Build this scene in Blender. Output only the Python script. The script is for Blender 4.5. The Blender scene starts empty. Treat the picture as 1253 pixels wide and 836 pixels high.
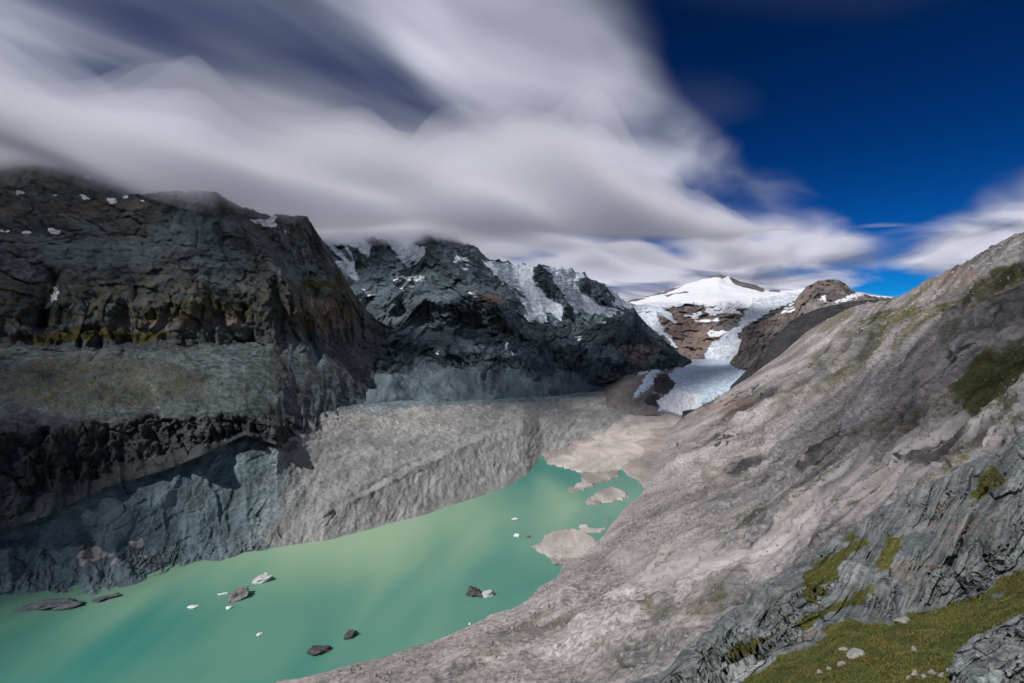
import bpy, math, random
import numpy as np
from mathutils import Vector

# ------------------------------------------------------------------ camera, world, sun, exposure
F, CX, CY, CAMZ = 605.0, 626.5, 418.0, 400.0     # focal length and centre in photograph pixels; lake level is z = 0
SUN_AZ = math.radians(224)                        # compass style: 0 = +Y (view direction), clockwise
SUN_EL = math.radians(48)
scene = bpy.context.scene
col = scene.collection
cam = bpy.data.objects.new('camera', bpy.data.cameras.new('camera'))
col.objects.link(cam)
cam.location = (0, 0, CAMZ); cam.rotation_euler = (math.radians(90), 0, 0)
cam.data.sensor_width = 36; cam.data.lens = 36 * F / 1253
cam.data.clip_start = 0.5; cam.data.clip_end = 60000
scene.camera = cam
scene.view_settings.view_transform = 'Standard'; scene.view_settings.look = 'None'
scene.view_settings.exposure = 0.0; scene.view_settings.gamma = 1.0
scene.cycles.use_denoising = True
scene.cycles.max_bounces = 12; scene.cycles.diffuse_bounces = 3; scene.cycles.volume_bounces = 10
scene.cycles.transparent_max_bounces = 16
SUN = Vector((math.sin(SUN_AZ) * math.cos(SUN_EL), math.cos(SUN_AZ) * math.cos(SUN_EL), math.sin(SUN_EL)))
sun = bpy.data.objects.new('sun', bpy.data.lights.new('sun', 'SUN'))
col.objects.link(sun)
sun.data.energy = 4.3; sun.data.angle = math.radians(0.6); sun.data.color = (1.0, 0.955, 0.92)
sun.rotation_euler = SUN.to_track_quat('Z', 'Y').to_euler()


class NT:
    """small helper for node trees"""
    def __init__(s, tree):
        s.t = tree; tree.nodes.clear()
    def n(s, typ, **kw):
        nd = s.t.nodes.new(typ)
        for k, v in kw.items():
            if k.startswith('_'): setattr(nd, k[1:], v)
        for k, v in kw.items():
            if k.startswith('_'): continue
            key = int(k[1:]) if (k[0] == 'i' and k[1:].isdigit()) else k.replace('__', ' ')
            if isinstance(v, bpy.types.NodeSocket): s.t.links.new(v, nd.inputs[key])
            elif v is not None: nd.inputs[key].default_value = v
        return nd
    def math(s, op, a, b=None, c=None, clamp=False):
        nd = s.n('ShaderNodeMath', _operation=op, _use_clamp=clamp, i0=a, i1=b, i2=c)
        return nd.outputs[0]
    def vmath(s, op, a, b=None):
        nd = s.n('ShaderNodeVectorMath', _operation=op, i0=a, i1=b)
        return nd.outputs[0]
    def mix(s, f, a, b, blend='MIX'):
        nd = s.t.nodes.new('ShaderNodeMix'); nd.data_type = 'RGBA'; nd.blend_type = blend
        for sock, v in ((nd.inputs[0], f), (nd.inputs[6], a), (nd.inputs[7], b)):
            if isinstance(v, bpy.types.NodeSocket): s.t.links.new(v, sock)
            else: sock.default_value = v if not isinstance(v, tuple) or len(v) == 4 else (*v, 1)
        return nd.outputs[2]
    def noise(s, vec, scale, detail=4, rough=0.55, dist=0.0, lac=2.0):
        nd = s.n('ShaderNodeTexNoise', Vector=vec, Scale=scale, Detail=detail, Roughness=rough, Distortion=dist, Lacunarity=lac)
        return nd.outputs[0]
    def ss(s, x, a, b):
        nd = s.n('ShaderNodeMapRange', _interpolation_type='SMOOTHSTEP', i0=x, i1=a, i2=b, i3=0.0, i4=1.0)
        return nd.outputs[0]
    def link(s, a, b): s.t.links.new(a, b)


def rgb(r, g, b): return (r, g, b, 1.0)


def build_world():
    w = bpy.data.worlds.new('World'); scene.world = w; w.use_nodes = True
    k = NT(w.node_tree)
    sky = k.n('ShaderNodeTexSky', _sky_type='NISHITA', _sun_disc=False, _sun_elevation=SUN_EL, _sun_rotation=SUN_AZ,
              _altitude=2500.0, _air_density=1.0, _dust_density=0.2, _ozone_density=3.0)
    sky_c = k.n('ShaderNodeGamma', Color=k.mix(1.0, sky.outputs[0], rgb(0.016, 0.071, 0.090), 'MULTIPLY'), Gamma=1.85).outputs[0]
    geo = k.n('ShaderNodeNewGeometry')
    d = k.vmath('SCALE', geo.outputs['Incoming']); d.node.inputs[3].default_value = -1.0
    sep = k.n('ShaderNodeSeparateXYZ', Vector=d)
    z = k.math('MAXIMUM', sep.outputs[2], 0.0)
    zz = k.math('ADD', z, 0.035)
    px = k.math('DIVIDE', sep.outputs[0], zz); py = k.math('DIVIDE', sep.outputs[1], zz)
    a = math.radians(38)                                   # the wind blows along the valley
    s_ = k.math('ADD', k.math('MULTIPLY', px, math.sin(a)), k.math('MULTIPLY', py, math.cos(a)))
    q_ = k.math('SUBTRACT', k.math('MULTIPLY', px, math.cos(a)), k.math('MULTIPLY', py, math.sin(a)))
    P = k.n('ShaderNodeCombineXYZ', X=k.math('MULTIPLY', s_, 0.5), Y=q_, Z=0.0).outputs[0]
    n1 = k.noise(P, 0.55, 4, 0.45, 0.4)
    n2 = k.noise(k.vmath('ADD', P, (7.3, 2.1, 0)), 1.5, 3, 0.45, 0.5)
    n3 = k.noise(k.vmath('ADD', P, (1.3, 9.1, 3)), 0.45, 2, 0.5, 0.3)
    # broken cloud on the left of the wind line, thin streaks right of it
    edge = k.math('MULTIPLY', k.math('ADD', q_, 0.62), -0.62)
    edge = k.math('MAXIMUM', k.math('MINIMUM', edge, 0.02), -0.30)
    cov = k.math('ADD', edge, k.math('ADD', k.math('MULTIPLY', k.math('SUBTRACT', n1, 0.5), 1.6), k.math('MULTIPLY', k.math('SUBTRACT', n2, 0.5), 0.6)))
    cov = k.math('ADD', cov, k.math('MULTIPLY', k.math('MULTIPLY', k.ss(q_, -0.15, 0.6), 0.62), k.math('SUBTRACT', 1.0, k.math('MULTIPLY', k.ss(z, 0.14, 0.40), 0.72))))
    hz = k.math('SUBTRACT', 1.0, k.ss(z, 0.02, 0.32))
    cov = k.math('ADD', cov, k.math('MULTIPLY', hz, k.math('ADD', 0.12, k.math('MULTIPLY', k.ss(q_, 0.6, -1.2), 0.34))))
    mask = k.ss(cov, -0.08, 0.42)
    shade = k.math('ADD', k.math('MULTIPLY', n2, 0.75), k.math('MULTIPLY', n3, 0.45))
    shade = k.ss(shade, 0.38, 0.82)
    cl = k.mix(shade, rgb(0.135, 0.165, 0.26), rgb(0.70, 0.70, 0.82))
    b1 = k.n('ShaderNodeBackground', Color=sky_c, Strength=1.0)
    b2 = k.n('ShaderNodeBackground', Color=cl, Strength=1.0)
    m = k.n('ShaderNodeMixShader', i0=mask, i1=b1.outputs[0], i2=b2.outputs[0])
    k.link(m.outputs[0], k.n('ShaderNodeOutputWorld').inputs[0])


build_world()

# ------------------------------------------------------------------ numpy noise
_rs = np.random.RandomState(7)
_perm = np.tile(_rs.permutation(256), 3).astype(np.int32)
_g = _rs.normal(size=(256, 3)); _g /= np.linalg.norm(_g, axis=1)[:, None]


def pn(x, y, z):
    xi, yi, zi = np.floor(x).astype(np.int64), np.floor(y).astype(np.int64), np.floor(z).astype(np.int64)
    xf, yf, zf = x - xi, y - yi, z - zi
    xi &= 255; yi &= 255; zi &= 255
    u = xf ** 3 * (xf * (xf * 6 - 15) + 10); v = yf ** 3 * (yf * (yf * 6 - 15) + 10); w = zf ** 3 * (zf * (zf * 6 - 15) + 10)
    r = 0
    for i in (0, 1):
        for j in (0, 1):
            for k in (0, 1):
                h = _perm[_perm[_perm[xi + i] + yi + j] + zi + k]
                g = _g[h]
                dot = g[..., 0] * (xf - i) + g[..., 1] * (yf - j) + g[..., 2] * (zf - k)
                r = r + dot * (u if i else 1 - u) * (v if j else 1 - v) * (w if k else 1 - w)
    return r * 1.5


def fbm(x, y, z, o=4, g=0.5, lac=2.03):
    r, a = 0, 1.0
    for i in range(o):
        r = r + a * pn(x + 17.1 * i, y + 3.7 * i, z + 9.2 * i); a *= g; x, y, z = x * lac, y * lac, z * lac
    return r


def ridged(x, y, z, o=4, g=0.5, lac=2.07):
    r, a, w = 0, 1.0, 1.0
    for i in range(o):
        n = (1 - np.abs(pn(x + 11.3 * i, y + 5.1 * i, z + 2.9 * i)) * 1.6)
        n = np.clip(n, 0, 1) ** 2
        r = r + a * n * w; w = np.clip(n * 1.6, 0, 1); a *= g; x, y, z = x * lac, y * lac, z * lac
    return r - 0.9


def worley(x, y, seed=0):
    """distance to nearest and second cell centre, and a random number per cell"""
    xi, yi = np.floor(x).astype(np.int64), np.floor(y).astype(np.int64)
    f1 = np.full(x.shape, 9.0); f2 = np.full(x.shape, 9.0); idc = np.zeros(x.shape); gx = np.zeros(x.shape); gy = np.zeros(x.shape)
    for i in (-1, 0, 1):
        for j in (-1, 0, 1):
            h = _perm[_perm[(xi + i + seed) & 255] + ((yi + j) & 255)]
            dx = xi + i + 0.15 + 0.7 * (_perm[h + 1] / 255.0) - x; dy = yi + j + 0.15 + 0.7 * (_perm[h + 7] / 255.0) - y
            d = np.hypot(dx, dy); n = d < f1
            f2 = np.where(n, f1, np.minimum(f2, d)); idc = np.where(n, _perm[h + 13] / 255.0, idc); gx = np.where(n, dx, gx); gy = np.where(n, dy, gy)
            f1 = np.where(n, d, f1)
    return f1, f2, idc, gx, gy


def sstep(x, a, b):
    t = np.clip((x - a) / (b - a), 0, 1); return t * t * (3 - 2 * t)


def Zp(u, v, z):
    """picture point standing on height z -> (u, v, depth)"""
    return (u, v, (CAMZ - z) * F / (v - CY))


def W(u, v, Y):
    return np.stack([(u - CX) / F * Y, Y, CAMZ - (v - CY) / F * Y], -1)


def to_px(P):
    return CX + P[..., 0] / P[..., 1] * F, CY - (P[..., 2] - CAMZ) / P[..., 1] * F


def poly_sd(u, v, poly):
    """signed distance in picture units, positive inside"""
    p = np.array(poly, float); n = len(p)
    d = np.full(u.shape, 1e9); inside = np.zeros(u.shape, bool)
    for i in range(n):
        a, b = p[i], p[(i + 1) % n]
        e = b - a; wx, wy = u - a[0], v - a[1]
        t = np.clip((wx * e[0] + wy * e[1]) / (e @ e + 1e-9), 0, 1)
        d = np.minimum(d, np.hypot(wx - e[0] * t, wy - e[1] * t))
        c = ((a[1] <= v) & (b[1] > v)) | ((b[1] <= v) & (a[1] > v))
        xx = a[0] + (v - a[1]) / (b[1] - a[1] + 1e-12) * e[0]
        inside ^= c & (u < xx)
    return np.where(inside, d, -d)


def line_d(u, v, pts):
    d = np.full(u.shape, 1e9); p = np.array(pts, float)
    for a, b in zip(p[:-1], p[1:]):
        e = b - a; wx, wy = u - a[0], v - a[1]
        t = np.clip((wx * e[0] + wy * e[1]) / (e @ e + 1e-9), 0, 1)
        d = np.minimum(d, np.hypot(wx - e[0] * t, wy - e[1] * t))
    return d


def grid_faces(nr, nc):
    i = np.arange(nr - 1)[:, None] * nc + np.arange(nc - 1)[None, :]
    return np.stack([i, i + nc, i + nc + 1, i + 1], -1).reshape(-1, 4)


def grid_normals(P):
    du = np.gradient(P, axis=1); dv = np.gradient(P, axis=0)
    n = np.cross(dv, du); n /= np.linalg.norm(n, axis=-1, keepdims=True) + 1e-9
    return n


def mesh_obj(name, V, faces, mat, attrs=None, parent=None, smooth=True, kind=None):
    me = bpy.data.meshes.new(name)
    V = np.asarray(V, np.float32).reshape(-1, 3); faces = np.asarray(faces, np.int32)
    k = faces.shape[1]
    me.vertices.add(len(V)); me.vertices.foreach_set('co', V.ravel())
    me.loops.add(faces.size); me.loops.foreach_set('vertex_index', faces.ravel())
    me.polygons.add(len(faces)); me.polygons.foreach_set('loop_start', np.arange(0, faces.size, k, dtype=np.int32))
    me.update(calc_edges=True)
    if smooth: me.polygons.foreach_set('use_smooth', np.ones(len(faces), bool))
    for an, arr in (attrs or {}).items():
        a = me.color_attributes.new(an, 'FLOAT_COLOR', 'POINT')
        a.data.foreach_set('color', np.asarray(arr, np.float32).reshape(-1))
    me.materials.append(mat); me.validate()
    o = bpy.data.objects.new(name, me); col.objects.link(o); o.parent = parent
    if kind: o['kind'] = kind
    return o


class Patch:
    """A piece of land: stacked lines (far/top first) given as picture point + depth, filled with a fine grid."""
    def __init__(s, lines, du=1.25, dv=1.25, smooth=3, u0=None, u1=None, jag=0, jagL=14, jagfrom=-999):
        L = [np.array(l, float) for l in lines]
        u0 = max(l[0, 0] for l in L) if u0 is None else u0; u1 = min(l[-1, 0] for l in L) if u1 is None else u1
        nc = int((u1 - u0) / du) + 1
        u = np.linspace(u0, u1, nc)
        rows = []
        VY = [(np.interp(u, l[:, 0], l[:, 1]), np.interp(u, l[:, 0], l[:, 2])) for l in L]
        if jag:
            j = (ridged(u / jagL, u * 0 + 3.3, u * 0, 4, 0.6) * -0.8 + fbm(u / jagL / 2.5, u * 0, u * 0 + 1.7, 3) * 0.8) * jag * sstep(u, jagfrom, jagfrom + 30)
            VY[0] = (VY[0][0] + j, VY[0][1])
        PT = [W(u, v, y) for v, y in VY]
        tt = []
        for k in range(len(L) - 1):
            n = max(2, int(np.max(np.abs(VY[k + 1][0] - VY[k][0])) / dv))
            t = np.linspace(0, 1, n, endpoint=(k == len(L) - 2))
            for x in t:
                rows.append(PT[k] * (1 - x) + PT[k + 1] * x); tt.append(k + x)
        P = np.array(rows)
        for _ in range(smooth * 4):           # soften the joints of the profile
            Q = P.copy(); Q[1:-1] = (P[:-2] + 2 * P[1:-1] + P[2:]) / 4; P = Q
        s.P = P; s.t = np.array(tt)[:, None] * np.ones((1, nc)); s.P0 = P.copy()
        s.u, s.v = to_px(P)
        mid = P[len(P) // 2]
        s.s = np.concatenate([[0], np.cumsum(np.linalg.norm(np.diff(mid, axis=0), axis=1))])[None, :] * np.ones((len(P), 1))
        s.d = np.concatenate([np.zeros((1, nc)), np.cumsum(np.linalg.norm(np.diff(P, axis=0), axis=2), axis=0)], 0)
        s.lines = VY; s.nb = 0; s.nf = 0
    def xyz(s): return s.P[..., 0], s.P[..., 1], s.P[..., 2]
    def disp(s, amt, mode='n'):
        if mode == 'n': s.P = s.P + grid_normals(s.P) * amt[..., None]
        elif mode == 'z': s.P[..., 2] += amt
        elif mode == 'v':                     # metres towards the viewpoint
            c = np.array([0, 0, CAMZ]); r = s.P - c; L = np.linalg.norm(r, axis=-1, keepdims=True)
            s.P = s.P - r / L * amt[..., None]; s.rel = getattr(s, 'rel', 0) + amt
    def hollow(s):
        return sstep(-(s.rel - np.mean(s.rel)) / (np.std(s.rel) + 1e-6), 0.0, 1.2)
    def nz(s):
        return np.abs(grid_normals(s.P)[..., 2])
    def ridge(s, pts, w, amt):
        d = line_d(s.u, s.v, pts)
        s.disp(amt * np.exp(-(d / w) ** 1.5), 'v'); s.rel = s.rel - amt * np.exp(-(d / w) ** 1.5) * 0.7
    def close(s, back=600, slope=0.7, n=10, front=0, fdrop=0):
        """far side behind the crest, and a buried foot in front"""
        top = s.P[0]
        rows = []
        h = top[:, :2] / np.linalg.norm(top[:, :2], axis=1, keepdims=True)
        for i in range(n, 0, -1):
            x = i / n * back
            q = top.copy(); q[:, :2] += h * x; q[:, 2] -= slope * x * (1 + 0.15 * np.sin(s.s[0] / back * 4 + i))
            rows.append(q)
        s.nb = n
        P = np.concatenate([np.array(rows), s.P], 0) if n else s.P
        if front:
            bot = P[-1]; h = bot[:, :2] / np.linalg.norm(bot[:, :2], axis=1, keepdims=True)
            R = []
            for i in (1, 2, 3):
                q = bot.copy(); q[:, :2] -= h * front * i / 3; q[:, 2] -= fdrop * i / 3; R.append(q)
            P = np.concatenate([P, np.array(R)], 0); s.nf = 3
        s.full = P
    def streak(s):
        if hasattr(s, 'stk'): return s.stk
        L = np.median(s.P[..., 1]) / 60.0
        w = fbm(s.s / L / 5, s.d / L / 8, s.s * 0, 2) * 1.5
        n = fbm(s.s / L / 1.6 + w, s.d / L / 4.5, s.s * 0 + 4, 4, 0.6) * 0.38 + fbm(s.s / L / 6, s.d / L / 6, s.s * 0 + 8, 3) * 0.35
        return 0.5 + 0.5 * n
    def pad(s, a):
        b = [np.repeat(a[:1], s.nb, 0), a] if s.nb else [a]
        if s.nf: b.append(np.repeat(a[-1:], s.nf, 0))
        return np.concatenate(b, 0)
    def obj(s, name, mat, A, B=None, kind='structure'):
        if not hasattr(s, 'full'): s.full = s.P
        one = np.ones(s.P.shape[:2])
        def pk(t): return s.pad(np.stack([np.clip(c * one, 0, 1) for c in t], -1))
        at = {'mA': pk(A), 'mB': pk((tuple(B[:3]) if B else (0, 0, 0)) + (s.streak(),))}
        nr, nc = s.full.shape[:2]
        return mesh_obj(name, s.full, grid_faces(nr, nc), mat, at, kind=kind)


# ------------------------------------------------------------------ materials
def terrain_mat(name, scale, rock=((0.075, 0.072, 0.075), (0.20, 0.185, 0.175)), scree=(0.26, 0.245, 0.235), grass=((0.030, 0.042, 0.012), (0.085, 0.080, 0.022)),
                rust=(0.22, 0.13, 0.08), bump=0.85, bdist=None, snow=(0.70, 0.72, 0.76), ice=(0.50, 0.62, 0.72), lo=0.62, hi=1.28):
    """scale = size in metres of the main patches. mA = snow, grass, scree, rust ; mB = ice, darkdebris, wet, pale"""
    m = bpy.data.materials.new(name); m.use_nodes = True
    k = NT(m.node_tree)
    A = k.n('ShaderNodeAttribute', _attribute_name='mA'); B = k.n('ShaderNodeAttribute', _attribute_name='mB')
    a = k.n('ShaderNodeSeparateColor', Color=A.outputs['Color']); b = k.n('ShaderNodeSeparateColor', Color=B.outputs['Color'])
    P = k.n('ShaderNodeNewGeometry').outputs['Position']
    f = 1.0 / scale
    st_ = k.math('ADD', k.math('MULTIPLY', B.outputs['Alpha'], 1.5), 0.25)
    big = k.noise(P, f, 6, 0.62, 0.3)
    fine = k.noise(P, f * 8, 6, 0.68)
    tiny = k.noise(P, f * 45, 3, 0.6)
    strat = k.noise(k.n('ShaderNodeMapping', Vector=P, Rotation=(0.5, 0.35, 0.5), Scale=(1, 1, 3.0)).outputs[0], f * 3, 5, 0.65, 0.6)
    v = k.math('ADD', k.math('MULTIPLY', big, 0.45), k.math('ADD', k.math('MULTIPLY', fine, 0.3), k.math('MULTIPLY', strat, 0.35)))
    c = k.mix(k.ss(v, 0.40, 0.72), rgb(*rock[0]), rgb(*rock[1]))
    # scree
    sc = k.mix(k.ss(k.math('ADD', k.math('MULTIPLY', fine, 0.6), k.math('MULTIPLY', tiny, 0.5)), 0.32, 0.78), rgb(*[x * lo for x in scree]), rgb(*[x * hi for x in scree]))
    def msk(x, n, w=0.5):
        return k.ss(k.math('ADD', x, k.math('MULTIPLY', k.math('SUBTRACT', n, 0.5), w)), 0.34, 0.62)
    c = k.mix(msk(a.outputs[2], fine, 0.8), c, sc)
    c = k.mix(k.math('MULTIPLY', msk(A.outputs['Alpha'], big, 1.0), 0.7), c, k.mix(fine, rgb(*[x * 0.6 for x in rust]), rgb(*[x * 1.4 for x in rust])))
    gr = k.mix(k.ss(fine, 0.3, 0.7), rgb(*grass[0]), rgb(*grass[1]))
    c = k.mix(k.math('MULTIPLY', msk(a.outputs[1], k.math('ADD', k.math('MULTIPLY', fine, 0.7), k.math('MULTIPLY', tiny, 0.3)), 1.5), 0.95), c, gr)
    c = k.mix(msk(b.outputs[2], fine, 0.6), c, k.mix(tiny, rgb(0.03, 0.032, 0.035), rgb(0.07, 0.068, 0.07)))      # dark debris
    c = k.mix(msk(b.outputs[1], fine, 0.7), c, k.mix(fine, rgb(0.36, 0.33, 0.30), rgb(0.60, 0.555, 0.51)))            # pale sand
    c = k.mix(1.0, c, k.n('ShaderNodeCombineColor', i0=st_, i1=st_, i2=st_).outputs[0], 'MULTIPLY')
    ic = k.mix(k.ss(strat, 0.35, 0.7), rgb(*[x * 0.55 for x in ice]), rgb(*ice))
    c = k.mix(msk(b.outputs[0], strat, 0.9), c, ic)
    c = k.mix(msk(a.outputs[0], fine, 0.7), c, rgb(*snow))
    h = k.math('ADD', k.math('MULTIPLY', big, 0.3), k.math('ADD', k.math('MULTIPLY', strat, 0.4), k.math('ADD', k.math('MULTIPLY', fine, 0.5), k.math('MULTIPLY', tiny, 0.16))))
    soft = k.math('SUBTRACT', 1.0, k.math('MULTIPLY', msk(a.outputs[0], fine, 0.7), 0.85))
    bm = k.n('ShaderNodeBump', Strength=k.math('MULTIPLY', soft, bump), Distance=bdist or scale * 0.16, Height=h)
    bs = k.n('ShaderNodeBsdfPrincipled', Base__Color=c, Roughness=0.92, Normal=bm.outputs[0])
    bs.inputs['Specular IOR Level'].default_value = 0.15
    k.link(bs.outputs[0], k.n('ShaderNodeOutputMaterial').inputs[0])
    return m


def simple_rock(name, c0, c1, scale, bump=0.6, rough=0.9, spec=0.2):
    m = bpy.data.materials.new(name); m.use_nodes = True
    k = NT(m.node_tree)
    P = k.n('ShaderNodeTexCoord').outputs['Object']
    n = k.noise(P, 1 / scale, 6, 0.65, 0.4); n2 = k.noise(P, 7 / scale, 4, 0.6)
    c = k.mix(k.ss(k.math('ADD', k.math('MULTIPLY', n, 0.7), k.math('MULTIPLY', n2, 0.35)), 0.35, 0.72), rgb(*c0), rgb(*c1))
    bm = k.n('ShaderNodeBump', Strength=bump, Distance=scale * 0.4, Height=k.math('ADD', n, k.math('MULTIPLY', n2, 0.3)))
    bs = k.n('ShaderNodeBsdfPrincipled', Base__Color=c, Roughness=rough, Normal=bm.outputs[0])
    bs.inputs['Specular IOR Level'].default_value = spec
    k.link(bs.outputs[0], k.n('ShaderNodeOutputMaterial').inputs[0])
    return m


# ------------------------------------------------------------------ the land
M_far = terrain_mat('far_rock_and_snow', 260, rock=((0.080, 0.075, 0.075), (0.235, 0.21, 0.20)), rust=(0.25, 0.19, 0.165))
M_mass = terrain_mat('massif_rock', 200, rock=((0.022, 0.036, 0.046), (0.10, 0.13, 0.145)), scree=(0.13, 0.172, 0.19))
M_left = terrain_mat('left_mountain_rock', 130, rock=((0.026, 0.035, 0.039), (0.12, 0.132, 0.13)), scree=(0.115, 0.148, 0.155), grass=((0.030, 0.034, 0.010), (0.085, 0.075, 0.024)), rust=(0.17, 0.12, 0.095))
M_mor = terrain_mat('moraine_gravel', 60, rock=((0.09, 0.135, 0.15), (0.20, 0.258, 0.275)), scree=(0.27, 0.275, 0.265))
M_val = terrain_mat('valley_gravel', 60, rock=((0.18, 0.165, 0.155), (0.30, 0.275, 0.26)), scree=(0.33, 0.30, 0.28), ice=(0.60, 0.78, 0.95))
M_right = terrain_mat('hillside_rock', 45, rock=((0.10, 0.096, 0.097), (0.34, 0.315, 0.305)), lo=0.76, hi=1.16, scree=(0.385, 0.355, 0.342), rust=(0.24, 0.18, 0.135), grass=((0.030, 0.040, 0.010), (0.085, 0.078, 0.024)), bump=0.36)
M_dark = terrain_mat('shaded_spur_rock', 110, rock=((0.022, 0.022, 0.026), (0.065, 0.062, 0.064)), scree=(0.07, 0.068, 0.07))  # rock colour darkened to stand in for cloud shadow on the spur
M_fore = terrain_mat('outcrop_rock', 6.0, rock=((0.075, 0.092, 0.095), (0.25, 0.27, 0.265)), scree=(0.28, 0.31, 0.305), grass=((0.042, 0.060, 0.010), (0.13, 0.11, 0.025)), rust=(0.20, 0.15, 0.12), bump=0.8)


def gully(p, L, amp, o=4, el=4.0, warp=0.5, seed=0.0):
    """ribs and gullies running down the slope"""
    s, d = p.s / L, p.d / L
    w = fbm(s * 0.6 + seed, d * 0.4, np.full_like(s, seed), 3) * warp
    return ridged(s + w, d / el + w * 0.5, np.full_like(s, seed * 1.7 + 0.3), o) * amp


def rough(p, L, amp, o=5, g=0.5, seed=0.0):
    x, y, z = p.xyz()
    return fbm(x / L + seed, y / L + seed, z / L, o, g) * amp


def crag(p, L, amp, o=5, g=0.55, seed=0.0, vs=0.5):
    """sharp rock relief, stretched downhill"""
    x, y, z = p.xyz()
    w = fbm(x / L / 2 + seed, y / L / 2, z / L / 2, 2) * 0.4
    return ridged(x / L + seed + w, y / L + w, z / L * vs + seed, o, g) * amp


def facet(p, Ls, Ld, amp, seed=0, tilt=1.0):
    """broken planes with sharp edges"""
    w = fbm(p.s / Ls / 3, p.d / Ld / 3, p.s * 0 + seed, 3) * 0.7
    f1, f2, idc, gx, gy = worley(p.s / Ls + w, p.d / Ld + 0.7 * w, seed)
    return ((idc - 0.5) * 0.9 + (gx * np.cos(idc * 40) + gy * np.sin(idc * 40)) * tilt - 0.35 * np.exp(-((f2 - f1) / 0.1) ** 2)) * amp


def jit(p, L, a, seed=0.0):
    """picture coordinates with uneven borders"""
    x, y, z = p.xyz()
    return p.u + fbm(x / L + seed, y / L, z / L, 4, 0.6) * a, p.v + fbm(x / L + 31 + seed, y / L, z / L, 4, 0.6) * a


def blobs(u, v, polys, feather):
    r = np.zeros_like(u)
    for q in polys: r = np.maximum(r, sstep(poly_sd(u, v, q), -feather, feather))
    return r


def ell(u, v, L):
    r = np.zeros_like(u)
    for (a, b, ru, rv) in L:
        r = np.maximum(r, sstep(1.6 - np.hypot((u - a) / ru, (v - b) / rv), 0.3, 0.9))
    return r


def far_peak():
    # the snow dome at the head of the valley
    p = Patch([[(640, 372, 9000), (700, 366, 8600), (745, 373, 8400), (775, 366, 8300), (800, 361, 8200), (812, 357, 8100), (830, 350, 8000), (850, 345, 8000), (866, 339, 8000), (880, 335.5, 8000), (893, 339, 8000), (905, 345, 8000),
                (925, 349, 8000), (938, 355, 8000), (955, 356, 8100), (980, 354, 8200), (1010, 351, 8200), (1060, 360, 8200), (1130, 368, 8200)],
               [(640, 380, 7000), (760, 374, 7000), (880, 356, 7200), (980, 360, 7000), (1130, 374, 7000)],
               [(640, 392, 5500), (760, 384, 5500), (880, 380, 5600), (940, 374, 5600), (1000, 372, 5600), (1130, 385, 5600)]], du=1.0, dv=0.7, smooth=2)
    p.disp(rough(p, 900, 45, 4) * sstep(p.t, 0, 0.4), 'n')
    p.disp(rough(p, 260, 12, 3), 'n')
    u, v = jit(p, 400, 3)
    rock = blobs(u, v, [[(802, 363), (815, 355), (836, 347), (832, 352), (815, 361)], [(860, 342), (880, 334), (893, 338), (884, 343), (872, 341)], [(893, 337), (915, 345), (938, 354), (934, 358), (915, 352), (900, 347), (895, 344)],
                        [(760, 372), (785, 362), (812, 356), (815, 361), (790, 366)], [(940, 352), (955, 352), (955, 358), (942, 358)], [(812, 362), (840, 357), (842, 359), (815, 365)]], 1.2)
    p.close(1500, 0.5)
    p.obj('snow_peak', M_far, (1 - rock, 0, 0, 0.1 * rock))


def headwall():
    p = Patch([[(690, 372, 5900), (760, 372, 5900), (800, 373, 5800), (840, 371, 5800), (880, 369, 5800), (915, 366, 5900), (940, 361, 6000), (985, 353, 6100), (1015, 354, 6100)],
               [(690, 402, 4900), (800, 400, 5000), (850, 398, 5150), (900, 396, 5100), (940, 392, 5000), (1015, 392, 4900)],
               [(690, 455, 4000), (800, 446, 4000), (860, 443, 4050), (905, 443, 4050), (1015, 445, 3900)]], du=0.9, dv=0.8, smooth=2)
    u, v = jit(p, 260, 5)
    ice = blobs(u, v, [[(990, 351), (960, 355), (935, 361), (917, 372), (910, 385), (903, 394), (895, 403), (884, 410), (872, 418), (866, 428), (858, 446), (902, 446), (908, 430), (906, 415), (906, 404), (914, 396), (935, 386), (960, 374), (978, 366), (990, 362)],
                       [(770, 374), (805, 376), (822, 383), (832, 396), (828, 400), (816, 390), (806, 386), (803, 394), (812, 402), (822, 412), (832, 424), (828, 425), (812, 412), (798, 402), (788, 396), (780, 388)],
                       [(690, 368), (800, 368), (850, 369), (930, 362), (915, 376), (860, 374), (800, 378), (740, 384), (690, 388)]], 1.5)
    snowp = blobs(u, v, [[(858, 374), (885, 370), (900, 378), (908, 386), (895, 384), (880, 382), (862, 380)], [(840, 384), (860, 381), (858, 386), (842, 387)], [(852, 389), (880, 390), (878, 394), (856, 392)], [(868, 406), (884, 404), (890, 408), (870, 411)],
                         [(960, 376), (985, 366), (980, 372), (962, 380)], [(700, 366), (800, 366), (850, 368), (930, 360), (990, 352), (985, 357), (930, 366), (915, 372), (850, 372), (700, 374)]], 1.3)
    p.disp(gully(p, 380, 110, 5, 3.0, seed=3) * (1 - 0.8 * ice), 'v')
    p.disp((crag(p, 220, 40, 5, 0.55, 5) + facet(p, 110, 200, 60, 4) + facet(p, 45, 80, 22, 6)) * (1 - 0.85 * ice), 'v')
    p.disp(ridged(p.d / 60, p.s / 160, p.d * 0, 3) * 14 * ice, 'n')
    p.close(800, 0.2, 6)
    rust = ell(u, v, [(830, 402, 40, 24), (850, 420, 40, 20)]) * 0.8
    p.obj('glacier_headwall', M_far, (np.maximum(snowp, ice * 0.48), 0, 0, rust), (ice, 0, 0, 0))


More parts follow.
